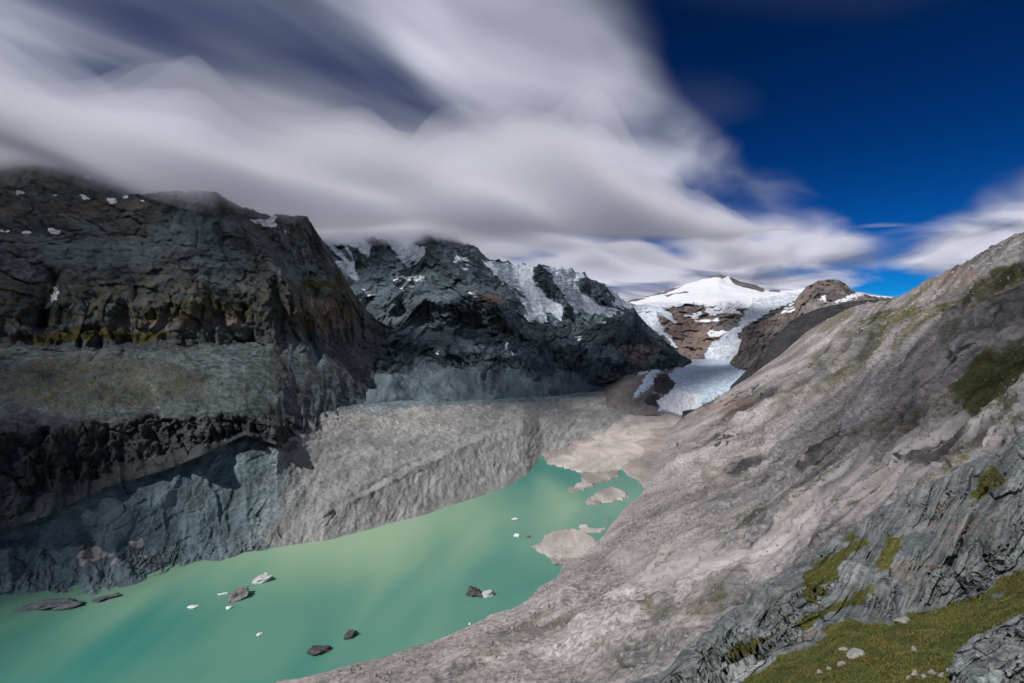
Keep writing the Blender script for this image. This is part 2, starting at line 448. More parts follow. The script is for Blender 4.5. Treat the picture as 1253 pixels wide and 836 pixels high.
def massif():
    cr = [(360, 245, 3500), (385, 275, 3600), (397, 288, 3700), (420, 286, 3750), (448, 292, 3800), (458, 289, 3800), (470, 296, 3850), (492, 290, 4000), (508, 285, 4200), (522, 276, 4300), (534, 288, 4250), (556, 292, 4200), (580, 303, 4200),
          (600, 316, 4300), (625, 322, 4500), (652, 324, 4600), (662, 325, 4650), (690, 328, 4800), (712, 332, 5000), (724, 338, 5100), (742, 350, 5300), (762, 364, 5500), (775, 375, 5600)]
    p = Patch([cr,
               [(360, 330, 3200), (450, 345, 3400), (540, 345, 3500), (600, 355, 3600), (660, 362, 4000), (720, 368, 4600), (760, 380, 5000), (775, 386, 5050)],
               [(360, 400, 2650), (450, 402, 2750), (540, 400, 2850), (600, 400, 2950), (660, 408, 3300), (720, 416, 3800), (775, 422, 4100)],
               [(360, 492, 1640), (450, 489, 1810), (540, 488, 1990), (600, 486, 2160), (660, 483, 2475), (720, 477, 2975), (775, 469, 3300)],
               [(360, 585, 1450), (450, 580, 1600), (540, 570, 1780), (600, 560, 1930), (660, 545, 2230), (720, 525, 2750), (775, 508, 3050)]], du=1.1, dv=1.0, jag=4)
    # rock ribs standing out of the ice, and hollows between them
    for pts, w, a in [([(522, 276), (545, 320), (575, 352), (612, 372)], 16, 330), ([(522, 276), (500, 310), (488, 340), (470, 375)], 9, 130), ([(458, 289), (466, 312), (482, 332)], 9, 190), ([(660, 325), (672, 348), (694, 376)], 9, 260),
                      ([(716, 348), (730, 362), (742, 372)], 7, 150), ([(540, 350), (610, 385), (680, 415), (740, 440)], 28, 260), ([(455, 352), (505, 372), (560, 378)], 16, 170), ([(370, 262), (400, 320), (440, 380)], 10, 100),
                      ([(600, 318), (616, 352), (640, 376)], 8, 120), ([(410, 295), (435, 340)], 9, -150), ([(495, 300), (505, 330)], 9, -140), ([(630, 335), (650, 372), (690, 400)], 14, -170), ([(700, 340), (720, 378)], 8, -140),
                      ([(440, 400), (500, 420), (560, 428)], 12, 120), ([(430, 395), (470, 350)], 8, -120), ([(580, 430), (650, 440)], 14, 90), ([(465, 440), (480, 465)], 14, 110), ([(640, 435), (652, 465)], 14, 80)]:
        p.ridge(pts, w, a)
    low = sstep(p.v, 425, 470)
    u, v = jit(p, 260, 7)
    ice = blobs(u, v, [[(388, 280), (420, 285), (455, 293), (455, 318), (446, 312), (436, 302), (428, 300), (434, 322), (440, 340), (432, 342), (418, 325), (400, 300)],
                       [(468, 295), (495, 290), (540, 283), (520, 302), (510, 322), (503, 328), (494, 320), (482, 310)],
                       [(590, 320), (655, 320), (655, 345), (665, 360), (690, 376), (690, 390), (672, 384), (662, 396), (645, 388), (636, 372), (618, 358), (606, 340)],
                       [(664, 326), (700, 328), (722, 336), (706, 345), (718, 362), (735, 376), (760, 382), (745, 392), (720, 384), (700, 376), (690, 362), (678, 345)],
                       [(720, 334), (745, 350), (780, 370), (800, 375), (790, 382), (760, 378), (745, 372), (752, 366), (735, 348)]], 2.0)
    rock_in = blobs(u, v, [[(504, 300), (516, 290), (530, 292), (520, 304)], [(616, 342), (640, 366), (634, 372), (612, 352)], [(412, 300), (424, 302), (430, 318), (424, 318)], [(728, 350), (738, 355), (750, 368), (740, 372), (722, 362)], [(712, 344), (724, 350), (732, 362), (720, 360)]], 2)
    ice = ice * (1 - rock_in)
    u4, v4 = jit(p, 50, 5, 2.0)
    snow = blobs(u4 + (u - p.u) * 0.4, v4 + (v - p.v) * 0.4, [[(480, 338), (518, 338), (518, 342), (500, 343), (482, 341)], [(486, 352), (502, 348), (504, 352), (488, 356)], [(528, 383), (552, 380), (551, 386), (530, 386)], [(618, 420), (622, 419), (624, 428), (630, 432), (618, 432)],
                        [(555, 313), (572, 314), (574, 320), (556, 319)], [(566, 327), (574, 327), (573, 331), (567, 331)], [(576, 358), (586, 359), (584, 363), (577, 363)], [(445, 352), (458, 362), (456, 365), (444, 355)], [(404, 322), (410, 326), (407, 329), (403, 326)],
                        [(742, 391), (752, 388), (748, 394), (741, 396)], [(708, 412), (714, 411), (713, 415), (708, 416)], [(535, 428), (540, 428), (539, 431), (535, 431)]], 2.2) * (0.75 + 0.5 * pn(p.s / 40, p.d / 40, p.s * 0))
    cliff = ell(u, v, [(475, 445, 26, 18), (660, 455, 20, 16), (560, 440, 30, 8), (620, 405, 60, 14), (505, 425, 60, 10), (700, 440, 40, 12)])
    foot = 1 - sstep(p.t, 2.6, 2.98)
    g = gully(p, 330, 110, 5, 3.5, seed=1.3) * (1 - 0.6 * low) * foot
    p.disp(g * (1 - 0.8 * ice), 'v')
    p.disp((facet(p, 120, 210, 46, 3) + facet(p, 45, 80, 18, 9)) * (1 - 0.9 * ice) * (1 - 0.9 * low * (1 - cliff)) * foot, 'v')
    p.disp(crag(p, 300, 40, 6, 0.55, 2) * (1 - 0.75 * ice) * (1 - 0.85 * low * (1 - cliff)) * foot, 'v')
    # small rock steps on the middle benches
    x, y, z = p.xyz()
    st = np.abs(((z / 95 + fbm(x / 300, y / 300, z / 300, 3) * 1.5) % 1) - 0.5) * 2
    p.disp((st - 0.5) * 10 * (1 - ice) * (1 - low), 'v')
    p.disp(-gully(p, 90, 20, 4, 5, seed=6.3) * (1 - ice) * foot, 'v')
    p.disp(ridged(p.d / 55, p.s / 150, p.d * 0, 3) * 13 * ice, 'n')
    scree = np.maximum(low * 0.9, blobs(u, v, [[(440, 360), (470, 345), (520, 345), (500, 365), (470, 400)], [(570, 345), (610, 372), (640, 385), (600, 380)]], 8) * 0.5)
    scree = np.maximum(scree * (1 - 0.8 * cliff), (0.55 * p.hollow() + 0.5 * sstep(p.nz(), 0.7, 0.85)) * (1 - cliff))
    grass = ell(u, v, [(600, 375, 34, 14), (640, 400, 50, 12), (560, 390, 60, 18)]) * 0.32
    rust = ell(u, v, [(598, 366, 18, 5)]) * 0.7
    p.disp(rough(p, 50, 5, 5, 0.6) * low, 'n')
    p.disp(rough(p, 240, 42, 4, 0.55, 7) * sstep(p.t, 2.5, 2.9), 'z')
    p.close(1200, 0.9, 8)
    p.obj('mountain_massif', M_mass, (np.maximum(snow, ice * 0.47), grass, scree, rust), (ice, 0, cliff * 0.3, 0))


def far_left_ridge():
    p = Patch([[(-320, 200, 2250), (-120, 205, 2250), (0, 190, 2250), (30, 186, 2250), (62, 194, 2250), (100, 201, 2250), (150, 199, 2300), (185, 212, 2350), (240, 238, 2400), (330, 262, 2500)],
               [(-320, 310, 1900), (330, 310, 2200)]], du=2, dv=1.5)
    p.disp(gully(p, 400, 70, 4, 3, seed=8), 'v'); p.disp(crag(p, 240, 30, 4), 'v')
    u, v = jit(p, 200, 6)
    p.close(1200, 0.8)
    p.obj('mountain_ridge', M_left, (ell(u, v, [(110, 219, 5, 2)]), 0.1, 0.35, 0))


def left_mountain():
    cr = [(-330, 255, 1450), (-120, 240, 1600), (0, 226, 1750), (60, 230, 1800), (120, 237, 1850), (180, 238, 1900), (205, 234, 1920), (240, 233, 1950), (262, 234, 1980), (276, 243, 2000), (298, 255, 2020), (330, 263, 2080),
          (362, 263, 2120), (376, 266, 2150), (388, 284, 2180), (404, 310, 2220), (424, 345, 2260), (446, 378, 2320), (470, 398, 2450), (500, 408, 2950)]
    p = Patch([cr,
               [(-330, 300, 1330), (0, 285, 1560), (200, 290, 1750), (330, 305, 1900), (400, 335, 2060), (446, 390, 2220), (500, 416, 2850)],
               [(-330, 372, 1080), (0, 372, 1240), (200, 370, 1440), (330, 362, 1660), (380, 368, 1860), (410, 378, 1990), (446, 402, 2250), (500, 424, 2800)],
               [(-330, 425, 1020), (0, 424, 1180), (200, 422, 1380), (330, 418, 1580), (380, 418, 1770), (420, 422, 1960), (460, 430, 2200), (500, 440, 2560)],
               [(-330, 530, 760), (0, 532, 870), (60, 527, 915), (120, 522, 960), (200, 514, 1030), (260, 511, 1080), (300, 516, 1120), (340, 520, 1220), (380, 512, 1420), (420, 505, 1620), (460, 499, 1830), (500, 500, 2060)],
               [(-330, 690, 690), (0, 652, 805), (60, 630, 835), (130, 596, 885), (200, 576, 945), (250, 556, 1000), (300, 532, 1095), (340, 545, 1160), (400, 530, 1450), (446, 520, 1700), (500, 515, 1950)]], du=1.35, dv=1.35, smooth=2, jag=2.2, u0=-220)
    for pts, w, a in [([(262, 234), (290, 275), (320, 310), (352, 345), (365, 380)], 11, 120), ([(376, 266), (400, 310), (432, 370)], 8, 60), ([(320, 280), (350, 320), (385, 360)], 10, -100), ([(0, 300), (60, 340), (45, 400)], 10, -50),
                      ([(70, 340), (52, 400)], 5, -60), ([(240, 300), (250, 330), (245, 370)], 22, 40), ([(150, 300), (170, 360)], 12, -30), ([(385, 350), (420, 360), (430, 400)], 14, 60), ([(365, 365), (372, 400), (390, 440)], 6, -60)]:
        p.ridge(pts, w, a)
    cl2 = sstep(p.t, 1.75, 2.0) * (1 - sstep(p.t, 2.9, 3.1)); tj = p.t + rough(p, 130, 0.22, 4, 0.6, 5); cl3 = sstep(p.t + rough(p, 60, 0.06, 3), 3.93, 4.05)
    slope = sstep(tj, 2.85, 3.25) * (1 - cl3)
    p.disp(gully(p, 260, 40, 5, 4, seed=4.4) * (1 - 0.75 * slope), 'v')
    ft = 1 - sstep(p.t, 4.6, 4.98)
    p.disp((gully(p, 62, 15, 5, 3.0, seed=2.1) * cl2 + crag(p, 46, 13, 5, 0.55, 4, 0.7) * cl3 + gully(p, 120, 14, 4, 1.6, seed=3.1) * cl3) * ft, 'v')
    p.disp((facet(p, 60, 110, 20, 5) + facet(p, 22, 40, 8, 7)) * (1 - 0.9 * slope) * ft, 'v')
    p.disp(crag(p, 150, 18, 6, 0.55, 9) * (1 - 0.8 * slope) * ft, 'v')
    p.disp(rough(p, 60, 4, 5, 0.6, seed=9) * slope, 'n')
    x, y, z = p.xyz()
    st = np.abs(((z / 42 + fbm(x / 160, y / 160, z / 160, 3) * 1.3) % 1) - 0.5) * 2
    p.disp(-gully(p, 70, 11, 4, 5, seed=6.3) * (1 - 0.5 * slope) * ft, 'v')
    p.disp((st - 0.5) * 7 * np.clip(cl2 + cl3 * 0.5 + 0.25 * (1 - slope), 0, 1), 'v')
    u, v = jit(p, 120, 10)
    u3, v3 = jit(p, 35, 5, 3.0); u2, v2 = u3 + (u - p.u) * 0.2, p.v + (v3 - p.v) * 0.6 + (v - p.v) * 0.15
    snow = ell(u2, v2, [(33, 286, 8, 2.6), (66, 283, 9, 3.2), (4, 283, 7, 1.6), (318, 271, 10, 3), (332, 268, 5, 4), (330, 275, 8, 3), (350, 283, 5, 1.5), (105, 243, 6, 1.6), (136, 245, 7, 1.5), (140, 248, 6, 1.2), (174, 245, 4, 1.5), (24, 237, 5, 1.6), (66, 239, 3, 1.2), (155, 241, 4, 1.2), (103, 240, 4, 1)])
    snow = np.maximum(snow, 1 - sstep(line_d(u2, v2, [(68, 354), (66, 366), (58, 378)]), 1.5, 3.0))
    grass = np.maximum.reduce([0.42 * sstep(v, 300, 350) * (1 - sstep(v, 392, 410)) * (u < 440), ell(u, v, [(110, 412, 110, 9)]) * 0.75, ell(u, v, [(230, 378, 90, 12)]) * 0.55, ell(u, v, [(395, 350, 34, 6)]) * 0.85, ell(u, v, [(130, 470, 150, 40)]) * 0.46, slope * 0.22, ell(u, v, [(60, 480, 60, 18)]) * 0.2])
    scree = np.maximum.reduce([slope * (0.45 + 0.4 * p.hollow()), (0.5 * p.hollow() + 0.45 * sstep(p.nz(), 0.72, 0.86)) * (1 - cl2) * (1 - cl3), ell(u, v, [(240, 285, 60, 22), (120, 310, 90, 20), (375, 335, 26, 14)]) * 0.6])
    scree = np.maximum(scree, (1 - sstep(line_d(u, v, [(372, 370), (376, 410), (392, 450)]), 4, 9)) * 0.8)
    rust = np.maximum(ell(u, v, [(395, 385, 45, 22)]), ell(u, v, [(80, 255, 110, 10), (250, 395, 120, 10)]) * 0.7) * 0.7
    scree = np.maximum(scree, (1 - sstep(line_d(u2, v2, [(182, 470), (194, 486), (192, 500), (198, 512)]), 1.2, 3.5)) * 1.0)
    p.close(1400, 0.55, 8)
    p.obj('mountain', M_left, (snow, grass * (1 - cl3), scree, rust), (0, (1 - sstep(line_d(u2, v2, [(182, 470), (194, 486), (192, 500), (198, 512)]), 0.8, 2.5)) * 0.4, cl3 * 0.42, 0))


def moraine():
    sh = [(-330, 752), (0, 729), (40, 728), (70, 733), (100, 735), (130, 729), (170, 716), (205, 703), (240, 689), (250, 688), (268, 689), (300, 682), (330, 673), (400, 663), (450, 650), (520, 632), (580, 612), (620, 598), (645, 583), (656, 568), (662, 560), (700, 556), (770, 540)]
    S = [Zp(u, v, -1.5) for u, v in sh]
    S2 = [(u, v + 14, y - 4) for u, v, y in S]
    p = Patch([[(-330, 660, 720), (0, 636, 840), (60, 614, 875), (130, 584, 925), (200, 562, 1000), (250, 546, 1060), (300, 522, 1150), (340, 516, 1250), (400, 500, 1560), (446, 494, 1740), (500, 490, 1880), (560, 491, 2020), (600, 489, 2120), (640, 487, 2300), (700, 481, 2790), (770, 477, 2990)],
               [(-330, 700, 680), (0, 682, 800), (100, 640, 875), (200, 596, 955), (260, 570, 1030), (300, 556, 1085), (340, 540, 1165), (395, 528, 1400), (480, 522, 1620), (560, 520, 1760), (640, 503, 2100), (700, 497, 2490), (770, 494, 2590)],
               [(-330, 722, 690), (0, 706, 790), (200, 668, 915), (300, 655, 975), Zp(395, 630, 36), Zp(440, 610, 48), Zp(480, 590, 60), Zp(560, 551, 78), Zp(640, 516, 95), Zp(660, 513, 74), Zp(700, 520, 40), Zp(770, 510, 50)],
               S, S2], du=1.25, dv=1.25, smooth=1, u0=-220)
    bank = sstep(p.t, 1.9, 2.05) * (1 - sstep(p.t, 2.95, 3.02))
    on = 1 - sstep(p.t, 2.8, 3.0)
    left = 1 - sstep(p.u, 250, 420)
    p.ridge([(397, 628), (440, 609), (480, 588), (560, 549), (640, 514)], 3.0, 9)
    p.ridge([(410, 622), (480, 580), (560, 541), (630, 511)], 4.0, -14)
    p.disp(rough(p, 110, 6.5, 5, 0.5, seed=3) * on * sstep(p.t, 0, 0.3), 'z')
    p.disp(rough(p, 22, 2.6, 4, 0.6, seed=6) * on, 'z')
    p.disp(facet(p, 38, 38, 3.0, 4) * on * (1 - bank), 'v')
    rill = ridged((p.u + p.v * 0.42 + fbm(p.u / 40, p.v / 40, p.u * 0, 4) * 14) / 9.5, p.v / 45, p.u * 0, 4, 0.6)
    p.disp((rill * 1.7 + gully(p, 34, 2.0, 4, 4, seed=3.3)) * on * (bank * 1.0 + 0.35 * left), 'n')
    p.disp(gully(p, 70, 7, 4, 3, seed=6.6) * on * left, 'n')
    p.ridge([(655, 490), (662, 520), (666, 545)], 4, -12); p.ridge([(712, 505), (694, 530), (684, 548)], 2.5, -14)
    u, v = jit(p, 60, 10)
    pale = np.maximum(ell(u, v, [(120, 686, 26, 7), (170, 668, 12, 6), (105, 690, 12, 4)]) * 0.75, ell(u, v, [(470, 520, 120, 16), (560, 505, 100, 10), (440, 505, 60, 12)]) * 0.42)
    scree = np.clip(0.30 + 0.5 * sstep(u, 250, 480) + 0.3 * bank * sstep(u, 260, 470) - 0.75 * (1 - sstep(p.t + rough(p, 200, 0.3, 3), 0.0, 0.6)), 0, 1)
    grass = ell(u, v, [(400, 525, 60, 10), (470, 545, 50, 10)]) * 0.22
    darkd = (1 - sstep(line_d(u, v, [(380, 536), (350, 546), (320, 552), (300, 556)]), 3, 8)) * 0.5
    p.close(100, 0.3, 4)
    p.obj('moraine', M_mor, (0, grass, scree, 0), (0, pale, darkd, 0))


def outwash():
    # flat gravel plain between lake and glacier, with the bays of the lake cut into it
    p = Patch([[Zp(630, 498, 60), Zp(700, 498, 62), Zp(770, 498, 68), Zp(840, 498, 70), Zp(910, 498, 70)],
               [Zp(630, 540, 10), Zp(740, 538, 14), Zp(800, 535, 16), Zp(910, 530, 20)],
               [Zp(630, 575, 3), Zp(740, 575, 4), Zp(910, 575, 5)],
               [Zp(630, 690, 1.8), Zp(910, 690, 2.0)]], du=1.0, dv=1.0, smooth=2)
    x, y, z = p.xyz()
    p.disp(rough(p, 70, 5, 5, 0.55, 1.0) * sstep(550 - p.v, 0, 40) + rough(p, 14, 0.5, 3), 'z')
    u, v = p.u + fbm(x / 16, y / 40, z, 4, 0.6) * 4, p.v + fbm(x / 16 + 9, y / 40, z, 4, 0.6) * 2.0
    land = blobs(u, v, [[(664, 552), (700, 548), (760, 540), (830, 515), (930, 515), (930, 640), (795, 640), (790, 606), (788, 594), (780, 586), (768, 580), (760, 573), (752, 571), (760, 578), (752, 584), (742, 588), (730, 592), (716, 598), (700, 602), (692, 600), (706, 592), (714, 584), (711, 577), (697, 572), (683, 569), (672, 566)],
                        [(715, 612), (728, 604), (738, 598), (748, 594), (768, 600), (772, 606), (768, 610), (750, 612), (732, 617), (718, 617)],
                        [(642, 668), (662, 665), (664, 655), (680, 648), (700, 645), (716, 648), (730, 660), (720, 678), (700, 690), (680, 692), (668, 678), (655, 671)],
                        [(708, 643), (716, 639), (724, 645), (738, 644), (744, 646), (728, 652), (716, 653), (710, 649)], [(716, 656), (730, 660), (745, 662), (740, 672), (722, 670)], [(738, 636), (752, 630), (746, 634), (742, 641)]], 1.0)
    p.disp(-9.0 * (1 - land) * sstep(p.v, 545, 556), 'z')
    p.disp(land * 1.2 * ell(u, v, [(695, 668, 26, 16), (748, 605, 22, 7)]), 'z')
    pale = ell(u, v, [(745, 552, 46, 14), (720, 566, 50, 12), (705, 592, 20, 5), (690, 665, 40, 20), (760, 530, 40, 12), (795, 515, 40, 10), (745, 606, 25, 10), (725, 645, 25, 8)])
    scree = 0.7
    snow = ell(u, v, [(783, 503, 6, 2), (792, 498, 5, 2), (771, 507, 4, 1.2), (650, 530, 8, 6)]) * 0.0
    p.obj('outwash_plain', M_val, (snow, 0, scree, 0), (0, pale * 0.8, 0, 0))


def glacier():
    p = Patch([[(690, 446, 4050), (790, 442, 4050), (860, 439, 4150), (905, 440, 4150), (960, 442, 4100)],
               [(690, 462, 2950), (790, 462, 3000), (860, 460, 3080), (960, 455, 3200)],
               [(690, 484, 2450), (790, 483, 2520), (840, 484, 2500), (960, 484, 2560)],
               [Zp(690, 500, 52), Zp(790, 507, 60), Zp(815, 509, 48), Zp(845, 510, 48), Zp(960, 505, 60)],
               [Zp(690, 508, 46), Zp(790, 512, 40), Zp(845, 514, 26), Zp(960, 515, 28)]], du=0.8, dv=0.55, smooth=1)
    u, v = jit(p, 90, 4)
    main = blobs(u, v, [[(852, 436), (910, 436), (930, 446), (915, 470), (890, 485), (865, 496), (852, 505), (838, 509), (822, 507), (806, 503), (804, 492), (818, 482), (828, 474), (818, 462), (826, 452), (842, 446)],
                        [(848, 440), (836, 446), (818, 452), (804, 458), (799, 470), (794, 478), (782, 484), (774, 489), (776, 483), (786, 474), (788, 464), (796, 454), (815, 447), (834, 442)],
                        [(800, 450), (812, 446), (806, 450), (786, 458), (776, 463), (784, 456)]], 1.2)
    p.disp(main * 14 * sstep(p.t, 0.2, 1.0) * (1 - sstep(p.t, 2.95, 3.1)) + rough(p, 60, 7, 4) * sstep(p.t, 0.05, 0.5), 'z')
    p.disp(-115 * (1 - sstep(p.u, 712, 776)), 'z')
    front = ell(u, v, [(830, 495, 26, 12)])
    p.disp(ridged(p.s / 22, p.d / 30, p.d * 0, 3) * 8 * front * main, 'z')
    dirt = ell(u, v, [(815, 470, 16, 12), (800, 490, 12, 8)]) * (1 - main)
    p.close(200, 0.1, 3)
    p.obj('glacier', M_val, (main * (0.40 + 0.28 * front), 0, 0.3, 0), (main * 0.95, 0, np.maximum(dirt, (0.36 + 0.12 * (1 - sstep(p.u, 770, 830)) * (1 - sstep(p.t, 2.4, 3.0))) * (1 - main)), 0))  # debris cover, its left part darkened further in place of shade


def middle_hill():
    p = Patch([[(650, 452, 3300), (680, 428, 3400), (700, 412, 3500), (712, 406, 3550), (730, 395, 3650), (752, 386, 3720), (766, 381, 3750), (776, 377, 3780), (782, 386, 3790), (792, 397, 3800), (806, 410, 3820), (822, 425, 3850), (836, 436, 3900), (850, 443, 4000)],
               [(650, 462, 3000), (700, 432, 3200), (776, 412, 3450), (806, 424, 3550), (850, 445, 3850)],
               [(650, 484, 2550), (700, 476, 2900), (760, 464, 3050), (806, 455, 3300), (850, 449, 3600)]], du=0.9, dv=0.8, jag=2)
    p.ridge([(776, 377), (770, 410), (752, 440)], 10, 110); p.ridge([(795, 400), (800, 425)], 8, -50)
    p.disp(gully(p, 190, 60, 5, 3, seed=5.5), 'v'); p.disp(crag(p, 110, 18, 5) + facet(p, 60, 110, 26, 8) + facet(p, 25, 45, 10, 2), 'v')
    u, v = jit(p, 120, 5)
    snow = ell(u, v, [(736, 394, 5, 1.5), (709, 414, 3, 2)])
    p.close(700, 0.6, 8)
    p.obj('rocky_hill', M_mass, (snow, 0, ell(u, v, [(780, 438, 34, 9), (720, 430, 40, 10)]) * 0.8, ell(u, v, [(785, 432, 26, 12)]) * 0.5), (0, ell(u, v, [(776, 430, 26, 9)]) * 0.45, 0, 0))


def knob():
    p = Patch([[(835, 466, 3800), (870, 456, 3850), (890, 446, 3900), (902, 433, 3950), (907, 418, 4000), (914, 405, 4050), (928, 397, 4100), (946, 387, 4200), (962, 378, 4250), (972, 371, 4280), (978, 360, 4300), (986, 351, 4300), (1000, 344.5, 4300), (1012, 342.5, 4300), (1026, 343, 4300),
                (1034, 347, 4300), (1041, 355, 4300), (1060, 361, 4300), (1085, 364, 4300), (1140, 368, 4300)],
               [(835, 470, 3600), (880, 458, 3600), (924, 422, 3700), (962, 396, 3900), (1000, 366, 4000), (1034, 366, 4000), (1140, 380, 3900)],
               [(835, 480, 3200), (880, 470, 3150), (924, 447, 3200), (1000, 420, 3200), (1140, 400, 3200)]], du=0.8, dv=0.8, smooth=1, jag=1.3, jagL=10)
    p.disp(gully(p, 150, 50, 5, 3, seed=7.7), 'v'); p.disp(crag(p, 100, 20, 5, 0.55, 3) + facet(p, 60, 110, 30, 8) + facet(p, 28, 50, 11, 2), 'v')
    u, v = jit(p, 120, 4)
    snow = blobs(u, v, [[(1020, 368), (1036, 362), (1052, 358), (1060, 361), (1040, 366), (1024, 372)], [(1001, 365), (1008, 363), (1010, 367), (1002, 368)], [(952, 386), (966, 378), (974, 376), (966, 382)]], 1.2)
    p.close(900, 0.35, 8)
    p.obj('rock_knob', M_far, (snow, 0, ell(u, v, [(1010, 378, 40, 12), (910, 445, 40, 10)]) * 0.6, 0.45), (0, 0, 0, 0))


def far_spur():
    p = Patch([[(835, 507, 2450), (862, 497, 2550), (885, 481, 2650), (905, 462, 2720), (925, 440, 2770), (940, 421, 2800), (955, 405, 2820), (975, 388, 2850), (1000, 378, 2850), (1030, 371, 2800), (1060, 367, 2750), (1140, 366, 2600)],
               [(835, 503, 2350), (885, 490, 2420), (940, 452, 2500), (1000, 410, 2500), (1060, 385, 2450), (1140, 385, 2350)],
               [(835, 512, 2150), (885, 500, 2200), (940, 470, 2200), (1000, 430, 2200), (1060, 400, 2150), (1140, 400, 2050)]], du=1.0, dv=0.9)
    p.disp(gully(p, 200, 40, 5, 4, seed=9.1), 'v'); p.disp(crag(p, 90, 16, 5), 'v')
    u, v = jit(p, 80, 6)
    p.close(700, 0.5, 8)
    p.obj('dark_spur', M_dark, (0, 0.25 * sstep(u, 1000, 1060), 0.4, 0))


def hillside():
    top = [Zp(290, 843, -2), Zp(345, 829, -2), Zp(365, 830, -2), Zp(395, 822, -2), Zp(440, 806, -2), Zp(470, 800, -2), Zp(500, 790, -2), Zp(530, 783, -2), Zp(560, 770, -2), Zp(590, 757, -2), Zp(600, 750, -2), Zp(625, 744, -2), Zp(645, 733, -2), Zp(660, 716, -2), Zp(682, 704, -2), Zp(688, 690, -2),
           Zp(712, 676, -1), Zp(735, 658, -1), Zp(748, 640, -1), Zp(766, 618, -1), Zp(784, 606, -1), Zp(789, 594, 0), Zp(800, 574, 4), Zp(812, 548, 15), Zp(830, 514, 50), (852, 500, 2150), (880, 485, 2150), (920, 460, 2100), (960, 430, 2050), (985, 408, 2000), (1010, 392, 1950), (1040, 377, 1900), (1060, 371, 1850),
           (1085, 367, 1800), (1105, 360, 1720), (1130, 345, 1600), (1145, 339, 1540), (1160, 330, 1470), (1185, 318, 1360), (1205, 306, 1280), (1222, 297, 1200), (1236, 288, 1130), (1253, 284, 1080), (1300, 262, 960), (1360, 235, 820), (1440, 205, 700)]
    m2 = [Zp(290, 850, -3), Zp(345, 836, 3), Zp(440, 817, 9), Zp(500, 806, 13), Zp(560, 790, 16), Zp(600, 774, 20), Zp(645, 756, 22), Zp(688, 720, 20), Zp(735, 680, 16), Zp(766, 645, 18), Zp(800, 615, 32), Zp(850, 580, 95), (900, 556, 1120), (960, 520, 1060), (1000, 496, 1020), (1100, 436, 930), (1180, 385, 830), (1253, 345, 740), (1440, 260, 500)]
    m1 = [Zp(290, 868, -4), Zp(345, 856, 10), Zp(440, 845, 24), Zp(500, 838, 34), Zp(560, 824, 42), Zp(600, 812, 48), Zp(645, 796, 54), Zp(688, 772, 56), Zp(735, 735, 56), Zp(766, 710, 60), Zp(800, 690, 74), Zp(850, 665, 108), (900, 640, 690), (960, 605, 650), (1000, 582, 620), (1100, 520, 540), (1180, 470, 480), (1253, 420, 420), (1440, 330, 300)]
    bot = [Zp(290, 930, -5), Zp(345, 930, 20), Zp(440, 930, 70), Zp(600, 930, 140), Zp(800, 930, 200), (900, 900, 225), (1000, 860, 210), (1100, 790, 200), (1253, 680, 180), (1440, 540, 150)]
    p = Patch([top, m2, m1, bot], du=1.4, dv=1.65, smooth=3, u1=1400, jag=2.2, jagfrom=1050)
    x, y, z = p.xyz()
    on = sstep(z, 0.5, 10)
    near = sstep(p.t, 0, 0.5)
    # ledges that run up the slope: direction in the picture from lower left to upper right
    ang = np.radians(24 + 8 * sstep(p.u, 900, 1250))
    al = p.u * np.cos(ang) - p.v * np.sin(ang); ac = p.u * np.sin(ang) + p.v * np.cos(ang)
    al = al + fbm(p.u / 90, p.v / 90, p.u * 0, 3) * 20; ac = ac + fbm(p.u / 160 + 5, p.v / 160, p.u * 0, 3) * 9
    up = sstep(p.u + (560 - p.v) * 0.6, 760, 960)
    st1 = fbm(al / 75, ac / 6.5, p.u * 0 + 2, 5, 0.62); st2 = fbm(al / 170, ac / 26, p.u * 0 + 7, 3)
    band = (ridged(al / 110, ac / 20, p.u * 0, 5, 0.6) * 11 + st1 * 4.0) * (0.2 + 0.8 * up)
    p.stk = np.clip(0.5 + (0.42 * st1 + 0.32 * st2) * (0.35 + 0.65 * up) + 0.2 * fbm(al / 200, ac / 60, p.u * 0, 3), 0.05, 1)
    sil = 0.15 + 0.85 * sstep(p.v - np.interp(p.u, [q[0] for q in top], [q[1] for q in top]), 4, 50)
    p.disp(rough(p, 150, 12, 3, 0.45, 2) * on * near * sil, 'n')
    p.disp(band * on * sil * np.clip(p.P[..., 1] / 900, 0.4, 1.4), 'n')
    low = 1 - up
    p.disp((ridged(x / 85, y / 85, z / 85, 4, 0.5) * 6 * low + rough(p, 26, 1.6, 4, 0.6, 8)) * on * sil, 'n')
    p.disp(rough(p, 9, 0.45, 3, 0.6, 4) * on, 'n')
    for pts, w, a in [([(545, 800), (600, 785), (650, 778)], 9, 12), ([(400, 812), (470, 805), (560, 790)], 7, -6), ([(560, 820), (650, 800), (740, 800)], 5, -8), ([(690, 730), (720, 705), (745, 690)], 8, 8), ([(985, 565), (1010, 545), (1040, 530)], 6, 8), ([(1090, 560), (1120, 545), (1150, 530)], 6, 6)]:
        p.ridge(pts, w, a)
    ex = sstep(fbm(al / 110, ac / 34, p.u * 0 + 5, 3), 0.08, 0.34) * (0.25 + 0.75 * up) * sil * on
    f1, f2, idc, gx, gy = worley(al / 42, ac / 9, 21)
    p.disp(((idc - 0.4) * 6 + gy * 5 - 3.5 * np.exp(-((f2 - f1) / 0.1) ** 2)) * ex * np.clip(p.P[..., 1] / 1000, 0.35, 1.3), 'n')
    p.stk = np.clip(p.stk + ex * (0.35 * (idc - 0.6) - 0.12), 0.05, 1)
    u, v = jit(p, 70, 16)
    crest = np.interp(p.u, [q[0] for q in top], [q[1] for q in top])
